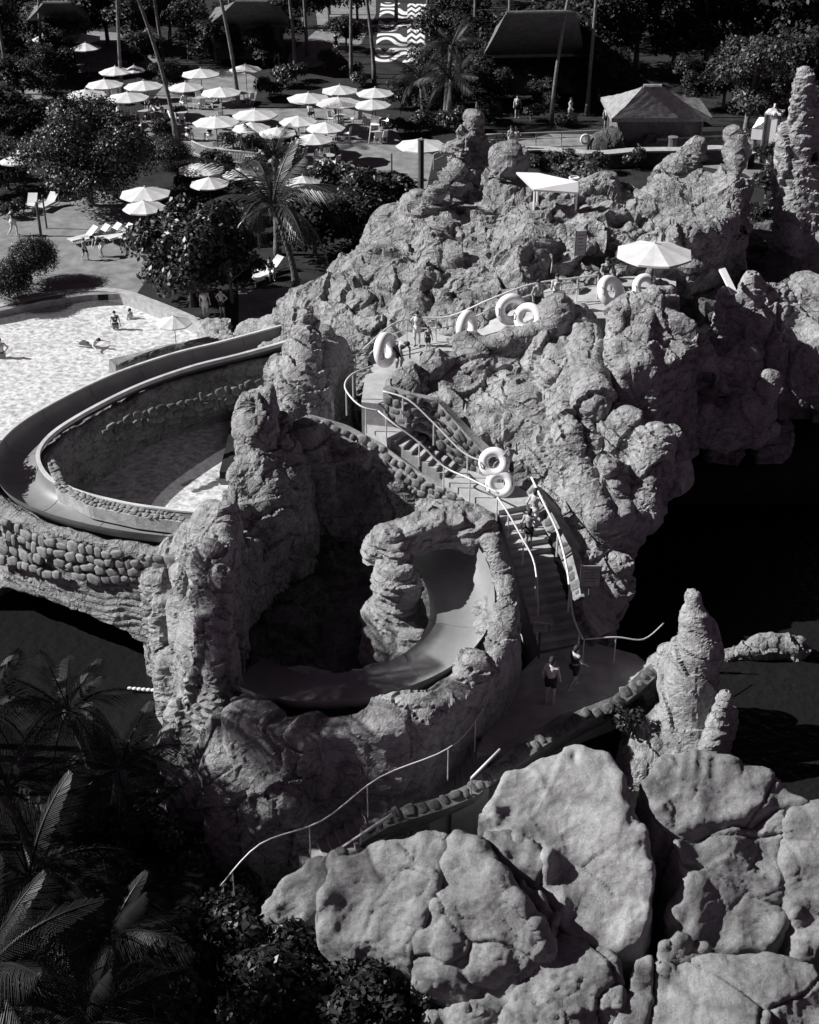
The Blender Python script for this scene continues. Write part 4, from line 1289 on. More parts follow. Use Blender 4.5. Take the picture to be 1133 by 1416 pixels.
def umbrella(px, py, wpx, label, group=None, zr=2.3, zg=0.0, tilt=(0, 0)):
    p = P(px, py, zr)
    t = (p - Vector((0, 0, CAM_H))).length
    D = wpx * t / FPX / 2 * 1.07
    o = UMB if not UMB_USED[0] else copy_tree(UMB)
    UMB_USED[0] = True
    o.location = p
    o.rotation_euler = (tilt[0], tilt[1], random.uniform(0, .7))
    o.scale = (D, D, (zr - zg) / 1.70)
    tag(o, label, 'umbrella', group)
    return o
umbrella(905, 350, 98, 'white octagonal umbrella on the rocky top deck', zr=8.75, zg=6.4)
G1 = 'white umbrellas over the cafe terrace'
L1 = 'white market umbrella in the cluster over the terrace tables'
TERR = [(160, 99, 40), (278, 102, 48), (340, 96, 40), (145, 117, 46), (199, 119, 48), (257, 121, 44), (306, 128, 50), (119, 131, 50), (177, 135, 52), (299, 169, 58), (353, 159, 56), (348, 177, 48), (384, 184, 48), (413, 168, 48), (451, 177, 49), (434, 193, 50), (427, 136, 54), (470, 125, 46), (468, 142, 56), (519, 129, 47), (515, 145, 47)]
for (x, y, w) in TERR:
    umbrella(x, y, w, L1, G1)
umbrella(115, 53, 43, 'upper of two stacked white umbrellas on the far lawn by the thatched roofs', G1)
umbrella(119, 66, 36, 'lower of two stacked white umbrellas on the far lawn by the thatched roofs', G1)
umbrella(60, 54, 26, 'small white umbrella half hidden behind a palm trunk on the far lawn', G1)
umbrella(186, 97, 26, 'small white umbrella beside the leaning palm trunk at the terrace back', G1)
umbrella(208, 42, 16, 'tiny far umbrella in the shade of the palms', G1)
umbrella(279, 234, 60, 'shaded white umbrella right below the bamboo fence', G1)
umbrella(332, 241, 44, 'sagging white umbrella below the bamboo fence end', G1)
umbrella(290, 254, 50, 'white umbrella above the large glossy bush, under the fence', G1)
umbrella(201, 268, 64, 'large white umbrella standing by the trunk of the round tree', G1)
umbrella(200, 287, 54, 'smaller white umbrella tucked under the one by the round tree', G1)
umbrella(419, 252, 46, 'half shaded umbrella behind the hedge next to the coconut palm', G1)
umbrella(583, 201, 64, 'lone white umbrella over the entrance beside the ridge', G1)
umbrella(241, 446, 46, 'low white umbrella on the pool edge below the glossy bush', G1, zr=1.9)
umbrella(22, 222, 40, 'weathered open umbrella beside the round tree', G1)

# ------------------------------------------------------------------ terrace furniture
def make_table():
    root = empty('table')
    MB().lathe([(0, .72), (.42, .72), (.42, .68), (0, .68)], 14).build('table_top', MAT['palewood'], root)
    MB().tube([(0, 0, 0.02), (0, 0, .68)], .04, 6).build('leg', MAT['darkmetal'], root)
    MB().lathe([(0, .03), (.25, .03), (.27, 0)], 12).build('base', MAT['darkmetal'], root)
    return root
def make_chair():
    root = empty('chair')
    MB().box((0, 0, .43), (.46, .46, .05)).build('seat', MAT['white'], root)
    M_ = Matrix.Rotation(R(-12), 3, 'X')
    MB().box((0, .25, .68), (.44, .04, .48), M=M_).build('backrest', MAT['white'], root)
    for x in (-.2, .2):
        for y in (-.2, .2):
            MB().tube([(x, y, 0), (x * .95, y * .95, .42)], .02, 5).build('leg', MAT['white'], root)
    return root
TB, CH = make_table(), make_chair()
ut = uc = False
for (x, y, w) in TERR:
    p = P(x, y, 2.3)
    base = Vector((p.x + random.uniform(-.3, .3), p.y - .9, .012))
    o = TB if not ut else copy_tree(TB)
    ut = True
    o.location = base
    tag(o, 'round pedestal table in the shade of the terrace umbrellas', 'table', 'tables on the cafe terrace')
    for k in range(3):
        a = random.uniform(0, 6.28)
        o = CH if not uc else copy_tree(CH)
        uc = True
        o.location = base + Vector((math.cos(a) * .75, math.sin(a) * .75, 0))
        o.rotation_euler = (0, 0, a - math.pi / 2)
        tag(o, 'white chair drawn up to a terrace table', 'chair', 'chairs on the cafe terrace')

def make_lounger():
    root = empty('sun_lounger')
    for s_ in (-1, 1):
        MB().box((s_ * .3, 0, .30), (.05, 1.9, .05)).build('side_rail', MAT['white'], root)
        for y in (-.75, .75):
            MB().tube([(s_ * .3, y, 0), (s_ * .3, y, .29)], .022, 6).build('leg', MAT['white'], root)
    MB().box((0, -.35, .35), (.58, 1.2, .05)).build('seat', MAT['canvas'], root)
    M_ = Matrix.Rotation(R(38), 3, 'X')
    MB().box((0, .52, .57), (.58, .75, .05), M=M_).build('backrest', MAT['canvas'], root)
    for s_ in (-1, 1):
        MB().tube([(s_ * .25, .75, .3), (s_ * .25, .78, .76)], .018, 5).build('strut', MAT['white'], root)
    return root
LG = make_lounger()
first = True
for (x, y, a, lb) in [(118, 335, -50, 'r'), (135, 333, -48, 'r'), (151, 331, -50, 'r'), (168, 332, -46, 'r'), (186, 332, -48, 'r'), (44, 290, 0, 'white lounger with upright back behind the clipped bush'), (68, 288, -20, 'pale lounger turned sideways by the lamp posts'), (362, 388, -40, 'lounger under the coconut palm beside the shaded bench'), (374, 378, -44, 'farther lounger under the coconut palm')]:
    o = LG if first else copy_tree(LG)
    first = False
    o.location = P(x, y, .01)
    o.rotation_euler = (0, 0, R(a))
    tag(o, 'white sun lounger in the row on the sunny paving' if lb == 'r' else lb, 'sun lounger', 'sun loungers around the pool')

# ------------------------------------------------------------------ signs, small fixtures
def sign(name, label, px, py, z, w, h, post, mat='board', rz=0, roof=False):
    c = P(px, py, z)
    root = empty(name, c - Vector((0, 0, h / 2 + post)), R(rz))
    tag(root, label, 'sign')
    MB().tube([(0, .04, 0), (0, .04, post + h * .8)], .035, 6).build('post', MAT['wood'], root)
    MB().box((0, -.02, post + h / 2), (w, .04, h)).build('board', MAT[mat], root)
    for s_ in (-1, 1):
        MB().box((s_ * (w / 2 + .015), -.02, post + h / 2), (.03, .06, h + .06)).build('frame', MAT['wood'], root)
    for k in range(5):
        MB().box((-w * .04 * (k % 2), -.042, post + h * (.82 - k * .14)), (w * (.7 - .12 * (k % 3)), .004, h * .045)).build('lettering_line', MAT['stone_dark'], root)
    if roof:
        MB().box((0, -.02, post + h + .05), (w + .25, .3, .05), M=Matrix.Rotation(R(8), 3, 'Y')).build('cap_board', MAT['palewood'], root)
    return root
sign('sign', 'pale upright notice board standing on the craggy ridge', 803, 336, 7.9, .42, 1.05, .8, 'concrete', 10)
sign('sign', 'grey square notice board on the parapet beside the shaded stairs', 817, 796, 2.3, .62, .8, .9)
sign('sign', 'small roofed notice board on a wooden post above the lower landing', 748, 866, 1.4, .5, .4, 1.1, 'board', 0, True)

ch = empty('lifeguard_chair', P(519, 196, .01))
tag(ch, 'tall white lifeguard chair on the terrace corner', 'chair')
for s_ in (-1, 1):
    for y in (-1, 1):
        MB().tube([(s_ * .45, y * .4, 0), (s_ * .28, y * .25, 1.2)], .035, 5).build('leg', MAT['white'], ch)
    MB().box((s_ * .36, 0, .6), (.05, .66, .06)).build('rung', MAT['white'], ch)
MB().box((0, 0, 1.22), (.62, .55, .05)).build('seat', MAT['white'], ch)
MB().box((0, .27, 1.5), (.6, .04, .5)).build('backrest', MAT['white'], ch)

fr = empty('float_rope', P(180, 953, -2.5))
tag(fr, 'line of small white floats across the dark cove water', 'rope')
o0 = P(180, 953, -2.5)
MB().tube([(0, 0, .02), P(232, 957, -2.5) - o0 + Vector((0, 0, .02))], .015, 5).build('line', MAT['rope'], fr)
fm = None
for k in range(9):
    q = o0.lerp(P(232, 957, -2.5), k / 8) - o0
    if fm is None:
        bm = bmesh.new(); bmesh.ops.create_icosphere(bm, subdivisions=2, radius=.07)
        for v in bm.verts: v.co.x *= 1.4
        fm = bpy.data.meshes.new('float'); bm.to_mesh(fm); bm.free(); fm.materials.append(MAT['rope'])
        fm.polygons.foreach_set('use_smooth', [True] * len(fm.polygons))
    o = link('float', fm, None, fr)
    o.location = q + Vector((0, 0, .03))

# white panel, pot and plank in the ridge
def plate(name, label, cat, pts, th, mat):
    w = W(pts)
    root_o = w[0]
    nrm = (w[1] - w[0]).cross(w[-1] - w[0]).normalized() * th
    n = len(w)
    vs = [v - root_o for v in w] + [v - root_o - nrm for v in w]
    mb = MB().add(vs, [tuple(range(n)), tuple(reversed(range(n, 2 * n)))] + [(i, (i + 1) % n, n + (i + 1) % n, n + i) for i in range(n)])
    o = mb.build(name, MAT[mat])
    o.location = root_o
    tag(o, label, cat)
    return o
plate('white_awning', 'bright white awning sheet lying behind the craggy ridge', 'awning', [(714, 238, 9.6), (738, 262, 9.1), (800, 266, 9.0), (800, 251, 9.4), (745, 239, 9.6)], .12, 'white')  # unidentified white panel; the posts under it are made up
plate('plank', 'white plank leaning in the cave mouth behind the deck', 'plank', [(995, 372, 7.4), (1012, 406, 6.9), (1020, 404, 6.9), (1003, 370, 7.4)], .08, 'white')
plate('plank', 'white slab edge at the right of the tall pillar', 'plank', [(1127, 235, 8.6), (1129, 290, 7.2), (1150, 290, 7.2), (1150, 230, 8.6)], .3, 'white')
aw = bpy.data.objects['white_awning']
for q_ in ((740, 260, 9.12), (798, 262, 9.08), (745, 241, 9.55)):
    w_ = P(*q_) - Vector(aw.location)
    MB().tube([w_ - Vector((0, 0, 2.4)), w_ - Vector((0, 0, .06))], .05, 6).build('post', MAT['white'], aw)
pot = empty('plant_pot', P(793, 262, 8.4)); tag(pot, 'small white cylindrical pot on the ridge by the white panel', 'pot')
MB().lathe([(0, 0), (.16, 0), (.2, .5), (.16, .5), (.15, .42), (0, .42)], 14).build('body', MAT['white'], pot, True)
MB().lathe([(.19, .5), (.23, .5), (.23, .56), (.19, .56)], 14).build('rim', MAT['white'], pot)

def lifebuoy(px, py):
    root = empty('lifebuoy_post', P(px + 4, py + 20, .01))
    tag(root, 'white lifebuoy hanging on a post beside the far pool wall', 'lifebuoy')
    MB().tube([(0, 0, 0), (0, 0, 1.4)], .06, 6).build('post', MAT['wood'], root)
    o = torus(.30, .075).build('ring', MAT['white'], root, True)
    o.location = (-.2, -.12, 1.05)
    o.rotation_euler = (R(80), 0, R(10))
lifebuoy(808, 193)

# far pool wall and railing
def far_wall(label, px, z, hw, zb, mat):
    sp = spline(W([(x, y, z) for x, y in px]), 5)
    root = empty('low_wall', sp[0]); tag(root, label, 'wall')
    loc = [p - sp[0] for p in sp]
    sweep(loc, [(-hw, 0), (hw, 0), (hw, zb), (-hw, zb)], True).build('body', MAT['rock_dark'], root)
    sweep(loc, [(-hw - .12, .003), (-hw - .12, .12), (hw + .12, .12), (hw + .12, .003)], True).build('coping', MAT[mat], root)
far_wall('pale coped curving wall along the far water channel', [(678, 212), (740, 207), (780, 210), (830, 213), (880, 209), (940, 208), (1000, 206), (1040, 215)], .9, .35, -1.2, 'mortar')
far_wall('shaded stone wall in front of the thatched bar', [(905, 192), (960, 188), (1010, 186)], 1.0, .4, -1.2, 'stone')
far_wall('pale round platform edge where two people stand by the far wall', [(684, 213), (700, 209), (730, 210)], .6, .6, -.8, 'concrete')
rail('weathered double railing behind the couple at the far wall', [(672, 186, 1.0), (760, 183, 1.0), (835, 180, 1.0)], [0, .2, .4, .6, .8, 1], 1.0, .05, .4, 'palewood', 'railing')
rail('wooden post railing leading to the lone umbrella entrance', [(600, 214, 1.0), (640, 196, 1.0), (672, 186, 1.0)], [0, .5, 1], 1.0, .05, .4, 'palewood', 'railing')
fe = empty('bamboo_fence', P(267, 216, 0)); tag(fe, 'bamboo picket fence bending below the terrace', 'fence')
fpts = spline(W([(267, 216, 0), (285, 224, 0), (305, 228, 0), (335, 231, 0), (362, 234, 0)]), 14)
mb = MB()
for i, p in enumerate(fpts):
    mb.tube([p - fpts[0], p - fpts[0] + Vector((0, 0, 1.0 + random.uniform(-.05, .05)))], .045, 5)
pk = mb.build('pickets', MAT['palewood'], fe); pk['kind'] = 'stuff'
MB().tube([p - fpts[0] + Vector((0, 0, 1.05)) for p in fpts], .07, 6).build('top_rail', MAT['concrete'], fe)
MB().tube([p - fpts[0] + Vector((0, -.06, .3)) for p in fpts], .04, 6).build('lower_rail', MAT['palewood'], fe)
def bollard(label, px, py, z, h, r=.14, mat='wood'):
    root = empty('wooden_post', P(px, py, z)); tag(root, label, 'post')
    MB().tube([(0, 0, 0), (0, 0, h)], [r * 1.05, r], 10).build('shaft', MAT[mat], root)
    MB().lathe([(0, h + .05), (r * 1.15, h + .03), (r * 1.15, h - .03)], 10).build('cap', MAT['stone_dark'], root)
bollard('thick dark timber post in front of the lone umbrella entrance', 582, 272, .0, 3.6, .19)
bollard('short timber post on the far wall beside the horned crest', 928, 222, 0.0, 1.6, .3)
bollard('thin black post on the sunny terrace paving', 542, 246, 0.01, 1.6, .05, 'darkmetal')
bollard('dark lamp post by the clipped bush on the pool paving', 57, 326, 0.01, 2.0, .08, 'darkmetal')
bollard('thinner dark post behind the lamp post on the pool paving', 65, 316, 0.01, 2.0, .05, 'darkmetal')

# ------------------------------------------------------------------ far buildings
def hip_roof(name, label, corners, ridge, zw, mat='thatch', wall='roof_dark', thick=.25, cat='building', lumps=0):
    c = W(corners)             # eave corners, in order front-left, front-right, back-right, back-left
    rg = W(ridge)
    root = empty(name, Vector((c[0].x, c[0].y, 0))); tag(root, label, cat)
    o0 = root.location
    def loc(v): return Vector(v) - Vector(o0)
    fl, fr_, br, bl = [loc(v) for v in c]
    r0, r1 = loc(rg[0]), loc(rg[-1])
    mb = MB()
    def grid(a, b, c_, d, n=14, m=10):
        base = len(mb.v)
        for i in range(m + 1):
            for k in range(n + 1):
                p = a.lerp(b, k / n).lerp(d.lerp(c_, k / n), i / m)
                sag = .12 * math.sin(math.pi * i / m)
                mb.v.append(tuple(p + Vector((0, 0, -sag + random.uniform(-.03, .03)))))
        for i in range(m):
            for k in range(n):
                q = base + i * (n + 1) + k
                mb.f.append((q, q + 1, q + n + 2, q + n + 1))
    grid(fl, fr_, r1, r0)
    grid(fr_, br, r1, r1)
    grid(br, bl, r0, r1)
    grid(bl, fl, r0, r0)
    mb.add([fl, fr_, br, bl, fl - Vector((0, 0, thick)), fr_ - Vector((0, 0, thick)), br - Vector((0, 0, thick)), bl - Vector((0, 0, thick))], [(0, 4, 5, 1), (1, 5, 6, 2), (2, 6, 7, 3), (3, 7, 4, 0)])
    rf = mb.build('roof', MAT[mat], root)
    MB().tube([r0, r1 + Vector((.01, 0, 0))], .14, 8).build('ridge_cap', MAT[mat], rf)
    ins = .82
    cen = (fl + fr_ + br + bl) / 4
    q = [cen + (v - cen) * ins for v in (fl, fr_, br, bl)]
    zt = fl.z - .1
    for a, b in ((0, 1), (1, 2), (2, 3), (3, 0)):
        A, B_ = q[a], q[b]
        MB().add([(A.x, A.y, 0), (B_.x, B_.y, 0), (B_.x, B_.y, zt), (A.x, A.y, zt)], [(0, 1, 2, 3)]).build('wall', MAT[wall], root)
    for v in q:
        MB().tube([(v.x * 1.0, v.y, 0), (v.x, v.y, zt)], .12, 6).build('post', MAT['wood'], root)
    return root
hip_roof('thatched_bar', 'thatched hip roofed bar with a dark open front beside the leafy tree', [(846, 164, 2.5), (986, 163, 2.5), (968, 136, 2.5), (831, 134, 2.5)], [(890, 119, 4.6), (915, 119, 4.6)], 2.5)
hip_roof('white_cabana', 'white canvas cabana with a pyramid roof behind the tall pillar', [(1040, 178, 2.2), (1096, 183, 2.2), (1108, 166, 2.2), (1050, 162, 2.2)], [(1070, 157, 3.4), (1072, 157, 3.4)], 2.2, 'white', 'white', .7)
hip_roof('vent_cap', 'small white raised vent roof over the cabana', [(1058, 156, 3.4), (1080, 158, 3.4), (1086, 152, 3.4), (1064, 150, 3.4)], [(1071, 146, 3.9), (1072, 146, 3.9)], 3.3, 'white', 'white', .1, 'roof')
hip_roof('thatched_hut', 'dim thatched hut roof at the far palms on the lawn', [(30, 34, 3), (125, 30, 3), (120, 8, 3), (35, 8, 3)], [(60, 4, 6), (95, 4, 6)], 3, 'roof_dark')
hip_roof('thatched_hut', 'thatched hut roof beyond the leaning palm trunks', [(285, 36, 3), (400, 34, 3), (395, 10, 3), (295, 10, 3)], [(325, 2, 6), (370, 2, 6)], 3, 'roof_dark')
hip_roof('long_pavilion', 'long dark roofed pavilion with a pale gutter line', [(668, 77, 3.2), (810, 75, 3.2), (806, 40, 3.2), (680, 42, 3.2)], [(700, 18, 8.0), (796, 16, 8.0)], 3.2, 'roof_dark')
MB().tube([P(668, 78, 3.2) - P(668, 78, 3.2), P(812, 76, 3.2) - P(668, 78, 3.2)], .12, 6).build('gutter', MAT['mortar'], None)
gt = bpy.data.objects['gutter']; pv = [o for o in bpy.data.objects if o.name.startswith('long_pavilion')][0]
gt.parent = pv; gt.location = P(668, 78, 3.2) - Vector(pv.location)

# ------------------------------------------------------------------ vegetation
def leaf_mesh(name, centers, radii, n, leaf, seed, mat, squash=.8, inner=.55, up=.35):
    r = np.random.default_rng(seed)
    centers = np.asarray(centers, float)
    radii = np.asarray(radii, float)
    w = radii ** 2
    ci = r.choice(len(centers), n, p=w / w.sum())
    d = r.normal(size=(n, 3))
    d /= np.linalg.norm(d, axis=1)[:, None]
    d[:, 2] = np.where(d[:, 2] < -.45, -d[:, 2], d[:, 2])
    rad = radii[ci] * (inner + (1 - inner) * r.random(n) ** .5) * r.uniform(.85, 1.12, n)
    pos = centers[ci] + d * rad[:, None] * np.array([1, 1, squash])
    nor = d + r.normal(size=(n, 3)) * .55 + np.array([0, 0, up])
    nor /= np.linalg.norm(nor, axis=1)[:, None]
    t = np.cross(nor, r.normal(size=(n, 3)))
    t /= np.linalg.norm(t, axis=1)[:, None]
    b = np.cross(nor, t)
    s = leaf * r.uniform(.6, 1.3, n)[:, None]
    V = np.stack([pos - t * s * .5, pos + b * s * .26 - nor * s * .06, pos + t * s * .5 - nor * s * .12, pos - b * s * .26 - nor * s * .06], 1).reshape(-1, 3)
    Q = np.arange(4 * n).reshape(n, 4)
    me = mesh_from(name, V, Q, False)
    me.materials.append(mat)
    return me

def clumps(w, h, z0, k, seed, rc):
    r = np.random.default_rng(seed)
    out, rad = [], []
    for i in range(k):
        a = r.uniform(0, 2 * math.pi)
        q = math.sqrt(r.random())
        zz = r.uniform(-.8, 1)
        rr = w / 2 * (1 - rc * .8) * q * math.sqrt(max(.1, 1 - (zz * .8) ** 2)) * 1.15
        out.append((rr * math.cos(a), rr * math.sin(a), z0 + h / 2 + zz * h / 2 * (1 - rc)))
        rad.append(w / 2 * rc * r.uniform(.7, 1.25))
    return out, rad

TREE_CACHE = {}
def tree(name, label, px, py, width, height, trunk_h, mat='leaf', leaf=.22, n=6000, k=16, rc=.42, seed=0, group=None, z=0.0, cat='tree', key=None, rz=0.0, squash=.85):
    root = empty(name, P(px, py, z), rz)
    tag(root, label, cat, group)
    if key is not None and key in TREE_CACHE:
        for nm, me in TREE_CACHE[key]:
            link(nm, me, None, root)
        return root
    ch = max(height - trunk_h, .5)
    cs, rs = clumps(width, ch, trunk_h, k, seed, rc)
    parts = []
    me = leaf_mesh('crown', cs, rs, n, leaf, seed + 1, MAT[mat], squash)
    link('crown', me, None, root)
    parts.append(('crown', me))
    mb = MB()
    tr = max(.05, width * .028)
    rr = random.Random(seed)
    top = Vector((rr.uniform(-.2, .2), rr.uniform(-.2, .2), trunk_h + ch * .35))
    mb.tube([(0, 0, -.3), (top.x * .3, top.y * .3, trunk_h * .5), top], [tr * 1.3, tr, tr * .7], 8)
    for c in cs[:10]:
        c = Vector(c)
        mb.tube([top * .8, top.lerp(c, .5) + Vector((0, 0, .1)), c], [tr * .6, tr * .4, tr * .15], 5)
    o = mb.build('trunk', MAT['bark'], root, True)
    parts.append(('trunk', o.data))
    if key is not None:
        TREE_CACHE[key] = parts
    return root

tree('round_tree', 'large dense round tree on the pool terrace', 128, 284, 8.8, 6.4, .3, 'leaf', .20, 34000, 40, .34, 201)
tree('leafy_tree', 'pale leafed tree behind the thatched bar', 1030, 184, 7.4, 6.8, .6, 'leaf_pale', .30, 9000, 34, .26, 202)
tree('glossy_bush', 'big glossy leaved bush beside the pool', 266, 424, 6.2, 6.2, .0, 'leaf', .30, 16000, 36, .32, 203, cat='bush')
tree('glossy_bush', 'lower glossy bush spilling towards the coconut palm', 322, 418, 4.0, 4.2, .0, 'leaf', .28, 8000, 20, .34, 204, cat='bush')
tree('hedge_bush', 'broad glossy hedge between the terrace paving and the rock slope', 490, 298, 7.0, 2.6, .0, 'leaf', .28, 8000, 30, .26, 205, cat='bush')
tree('hedge_bush', 'dark hedge end near the timber post', 548, 292, 3.6, 2.4, .0, 'leaf', .28, 3000, 14, .34, 206, cat='bush')
tree('hedge_bush', 'dark bush filling the space behind the coconut palm trunk', 436, 352, 5.4, 3.6, .0, 'leaf_dark', .30, 6000, 20, .34, 207, cat='bush')
tree('hedge_bush', 'dark undergrowth below the hedge beside the rock slope', 480, 330, 4.0, 2.6, .0, 'leaf_dark', .30, 3500, 16, .34, 208, cat='bush')
tree('clipped_bush', 'round clipped bush on the pool paving', 44, 392, 3.0, 2.4, .0, 'leaf', .10, 22000, 8, .72, 209, cat='bush')
tree('clipped_bush', 'low dark bush beside the clipped one at the pool', 14, 412, 2.4, 1.8, .0, 'leaf_dark', .12, 12000, 8, .72, 210, cat='bush')
tree('clipped_bush', 'domed clipped bush at the end of the bamboo fence', 236, 232, 3.0, 1.8, .0, 'leaf', .10, 18000, 8, .75, 211, cat='bush')
SH = 'low planting around the terrace'
SPOTS = [(395, 120, 2.8), (372, 135, 2.6), (410, 112, 2.4), (300, 235, 2.6), (325, 205, 2.2), (250, 165, 1.6), (228, 190, 2.2), (215, 215, 2.4), (60, 130, 2.8), (20, 160, 3), (5, 185, 3), (90, 110, 2.8), (30, 205, 2.6), (180, 90, 2.4), (240, 110, 2.2), (330, 80, 2.8), (290, 78, 3), (450, 95, 2.6), (480, 105, 2.4), (500, 118, 2.2), (360, 215, 2.2), (400, 205, 2.4), (455, 220, 1.6), (560, 185, 2.4), (590, 178, 2.8), (630, 182, 2.8), (680, 170, 2.6), (735, 168, 2.0), (780, 175, 1.8), (620, 150, 3), (555, 150, 2.6), (700, 205, 1.8), (820, 240, 2.2), (770, 232, 2.4), (740, 232, 2.0), (1045, 200, 2.2), (1062, 225, 2.6), (1060, 275, 2.8), (1050, 310, 2.8), (1075, 250, 2.4), (880, 232, 2.0), (10, 245, 3), (-10, 275, 3), (15, 300, 2.0), (335, 268, 3), (360, 300, 3), (300, 285, 2.6), (350, 260, 2.8), (260, 262, 2.4), (395, 300, 2.6), (340, 330, 3)]
for i, (x, y, w) in enumerate(SPOTS):
    v = i % 5
    t = tree('shrub', 'low dark leafy shrub in the beds between terrace and rockwork', x, y, 2.8, 1.7, 0, ['leaf', 'leaf_dark', 'leaf', 'leaf_dark', 'leaf'][v], .22, 1800, 9, .45, 220 + v, SH, cat='shrub', key='sh%d' % v, rz=i * 1.3)
    t.scale = (w / 2.8,) * 3
FT = 'dark trees closing off the far grounds'
FAR = [(838, 108, 7, 8), (880, 96, 9, 9), (930, 100, 8, 7), (975, 92, 9, 9), (1030, 84, 10, 10), (1085, 96, 9, 9), (1130, 110, 10, 11), (850, 60, 10, 10), (910, 52, 11, 10), (985, 48, 11, 11), (1060, 44, 11, 10), (1130, 50, 12, 11), (820, 24, 11, 9), (890, 12, 12, 11), (970, 8, 12, 10), (1050, 2, 12, 11), (1130, 4, 12, 11), (640, 60, 6, 6), (612, 88, 5, 5), (660, 105, 6, 5), (690, 125, 5, 5), (740, 120, 7, 5), (790, 125, 6, 6), (720, 98, 7, 5), (775, 92, 7, 6), (828, 138, 5, 5), (600, 128, 5, 4), (640, 140, 5, 4), (15, 70, 7, 7), (60, 82, 5, 5), (150, 62, 7, 6), (195, 72, 6, 6), (235, 62, 7, 7), (262, 82, 5, 5), (215, 30, 7, 8), (160, 24, 8, 7), (260, 26, 8, 8), (10, 30, 8, 8), (-5, 110, 7, 7), (420, 40, 6, 6), (340, 60, 6, 5), (380, 66, 6, 5), (455, 30, 4, 5), (495, 30, 5, 6), (625, 22, 7, 7), (660, 12, 9, 8), (740, 2, 10, 9), (800, 2, 10, 9), (480, 72, 3.5, 3.5), (610, 160, 4, 3.5), (660, 150, 5, 4), (1100, 150, 6, 6), (1000, 150, 5, 4), (840, 145, 4, 4), (35, 145, 5, 4), (95, 98, 5, 4.5), (0, 205, 5, 4.5), (45, 195, 4, 3.2), (12, 262, 4, 3.4), (70, 118, 4, 3.4), (205, 96, 4, 3.5), (300, 88, 5, 4), (365, 92, 4, 3.4), (232, 128, 3, 2.6), (600, 115, 4, 3.6), (575, 146, 4, 3.2), (680, 150, 4, 3.4), (760, 150, 4, 3.4), (960, 150, 4.5, 4), (1060, 160, 4, 4)]
for i, (x, y, w, hh) in enumerate(FAR):
    v = i % 4
    t = tree('dark_tree', 'dense dark tree closing off the far grounds behind the terrace', x, y, 8, 8, .8, 'leaf_dark', .42, 5200, 22, .36, 260 + v, FT, key='ft%d' % v, rz=i * 2.1)
    t.scale = (w / 8, w / 8, hh / 8)

# ---- palms
def frond_mesh(seed, droop, nl=46, wid=.30, L=1.0, lw=.022):
    r = random.Random(seed)
    pts = []
    n = 14
    for i in range(n + 1):
        t = i / n
        pts.append(Vector((t * L * (1 - .18 * droop * t), 0, L * (.28 * t - droop * .62 * t * t))))
    mb = MB()
    mb.tube(pts, [.012 * (1 - .8 * i / n) + .002 for i in range(n + 1)], 4)
    for k in range(nl):
        t = .10 + .90 * (k + .5) / nl
        i = min(int(t * n), n - 1)
        p = pts[i].lerp(pts[i + 1], t * n - i)
        ax = (pts[i + 1] - pts[i]).normalized()
        ln = wid * (math.sin(math.pi * min(1, t * .92 + .12)) ** .6) * r.uniform(.85, 1.1) + .03
        for s_ in (-1, 1):
            side = Vector((0, s_, 0))
            d = (side * .8 + ax * (.55 + .5 * t) + Vector((0, 0, -.28 - .35 * droop * r.uniform(.5, 1.4)))).normalized()
            q1 = p + d * ln * .5 + Vector((0, 0, .02))
            q2 = p + d * ln - Vector((0, 0, ln * .18))
            wv = ax * lw * .5
            mb.add([p - wv * .6, p + wv * .6, q1 + wv, q1 - wv, q2], [(0, 1, 2, 3), (3, 2, 4)])
    me = bpy.data.meshes.new('frond')
    me.from_pydata(mb.v, [], mb.f)
    me.update()
    me.materials.append(MAT['frond'])
    return me
FRONDS = [frond_mesh(1, .5, 44, .30, 1, .012), frond_mesh(2, .95, 44, .32, 1, .011), frond_mesh(3, 1.35, 40, .30, 1, .011), frond_mesh(4, .7, 38, .28, 1, .011), frond_mesh(5, 1.15, 36, .33, 1, .010), frond_mesh(6, 1.6, 40, .30, 1, .010)]
FRONDS_PALE = [m.copy() for m in FRONDS]
for m in FRONDS_PALE: m.materials[0] = MAT['frond_pale']
def palm(label, base, height, lean, nf=16, fl=3.2, group=None, r0=.17, tilt=1.0, seed=0, rings=True, up=0.0, name='palm_tree', trunk_mat='bark', lib=None):
    rr = random.Random(seed)
    root = empty(name, base)
    tag(root, label, 'palm tree', group)
    pts = []
    n = 10
    for i in range(n + 1):
        t = i / n
        pts.append(Vector((lean[0] * t ** 1.6, lean[1] * t ** 1.6, height * t)))
    mb = MB()
    rs = [r0 * (1.35 - .7 * min(1, t * 3)) if t < .2 else r0 * (.95 - .3 * t) for t in [i / n for i in range(n + 1)]]
    mb.tube([p if i else p - Vector((0, 0, .3)) for i, p in enumerate(pts)], rs, 9)
    mb.build('trunk', MAT[trunk_mat], root, True)
    top = pts[-1]
    for i in range(nf):
        a = i * 2.39996 + rr.uniform(-.2, .2)
        ring = i / nf
        v = (0 if ring < .3 else (1 if ring < .7 else 2)) + rr.choice((0, 3))
        o = link('frond', (lib or FRONDS)[v], None, root)
        pitch = R(62 - 75 * ring + rr.uniform(-10, 10)) + up
        o.location = top
        s = fl * rr.uniform(.85, 1.1) * (.75 if ring < .2 else 1)
        o.matrix_local = Matrix.Translation(top) @ Matrix.Rotation(a, 4, 'Z') @ Matrix.Rotation(-pitch, 4, 'Y') @ Matrix.Rotation(rr.uniform(-.25, .25), 4, 'X') @ Matrix.Diagonal((s, s, s, 1))
    bm = MB()
    bm.lathe([(.0, .25), (r0 * .9, .1), (r0 * 1.25, -.2), (r0 * .8, -.5)], 9, tuple(top))
    bm.build('crownshaft', MAT['wood'], root, True)
    return root
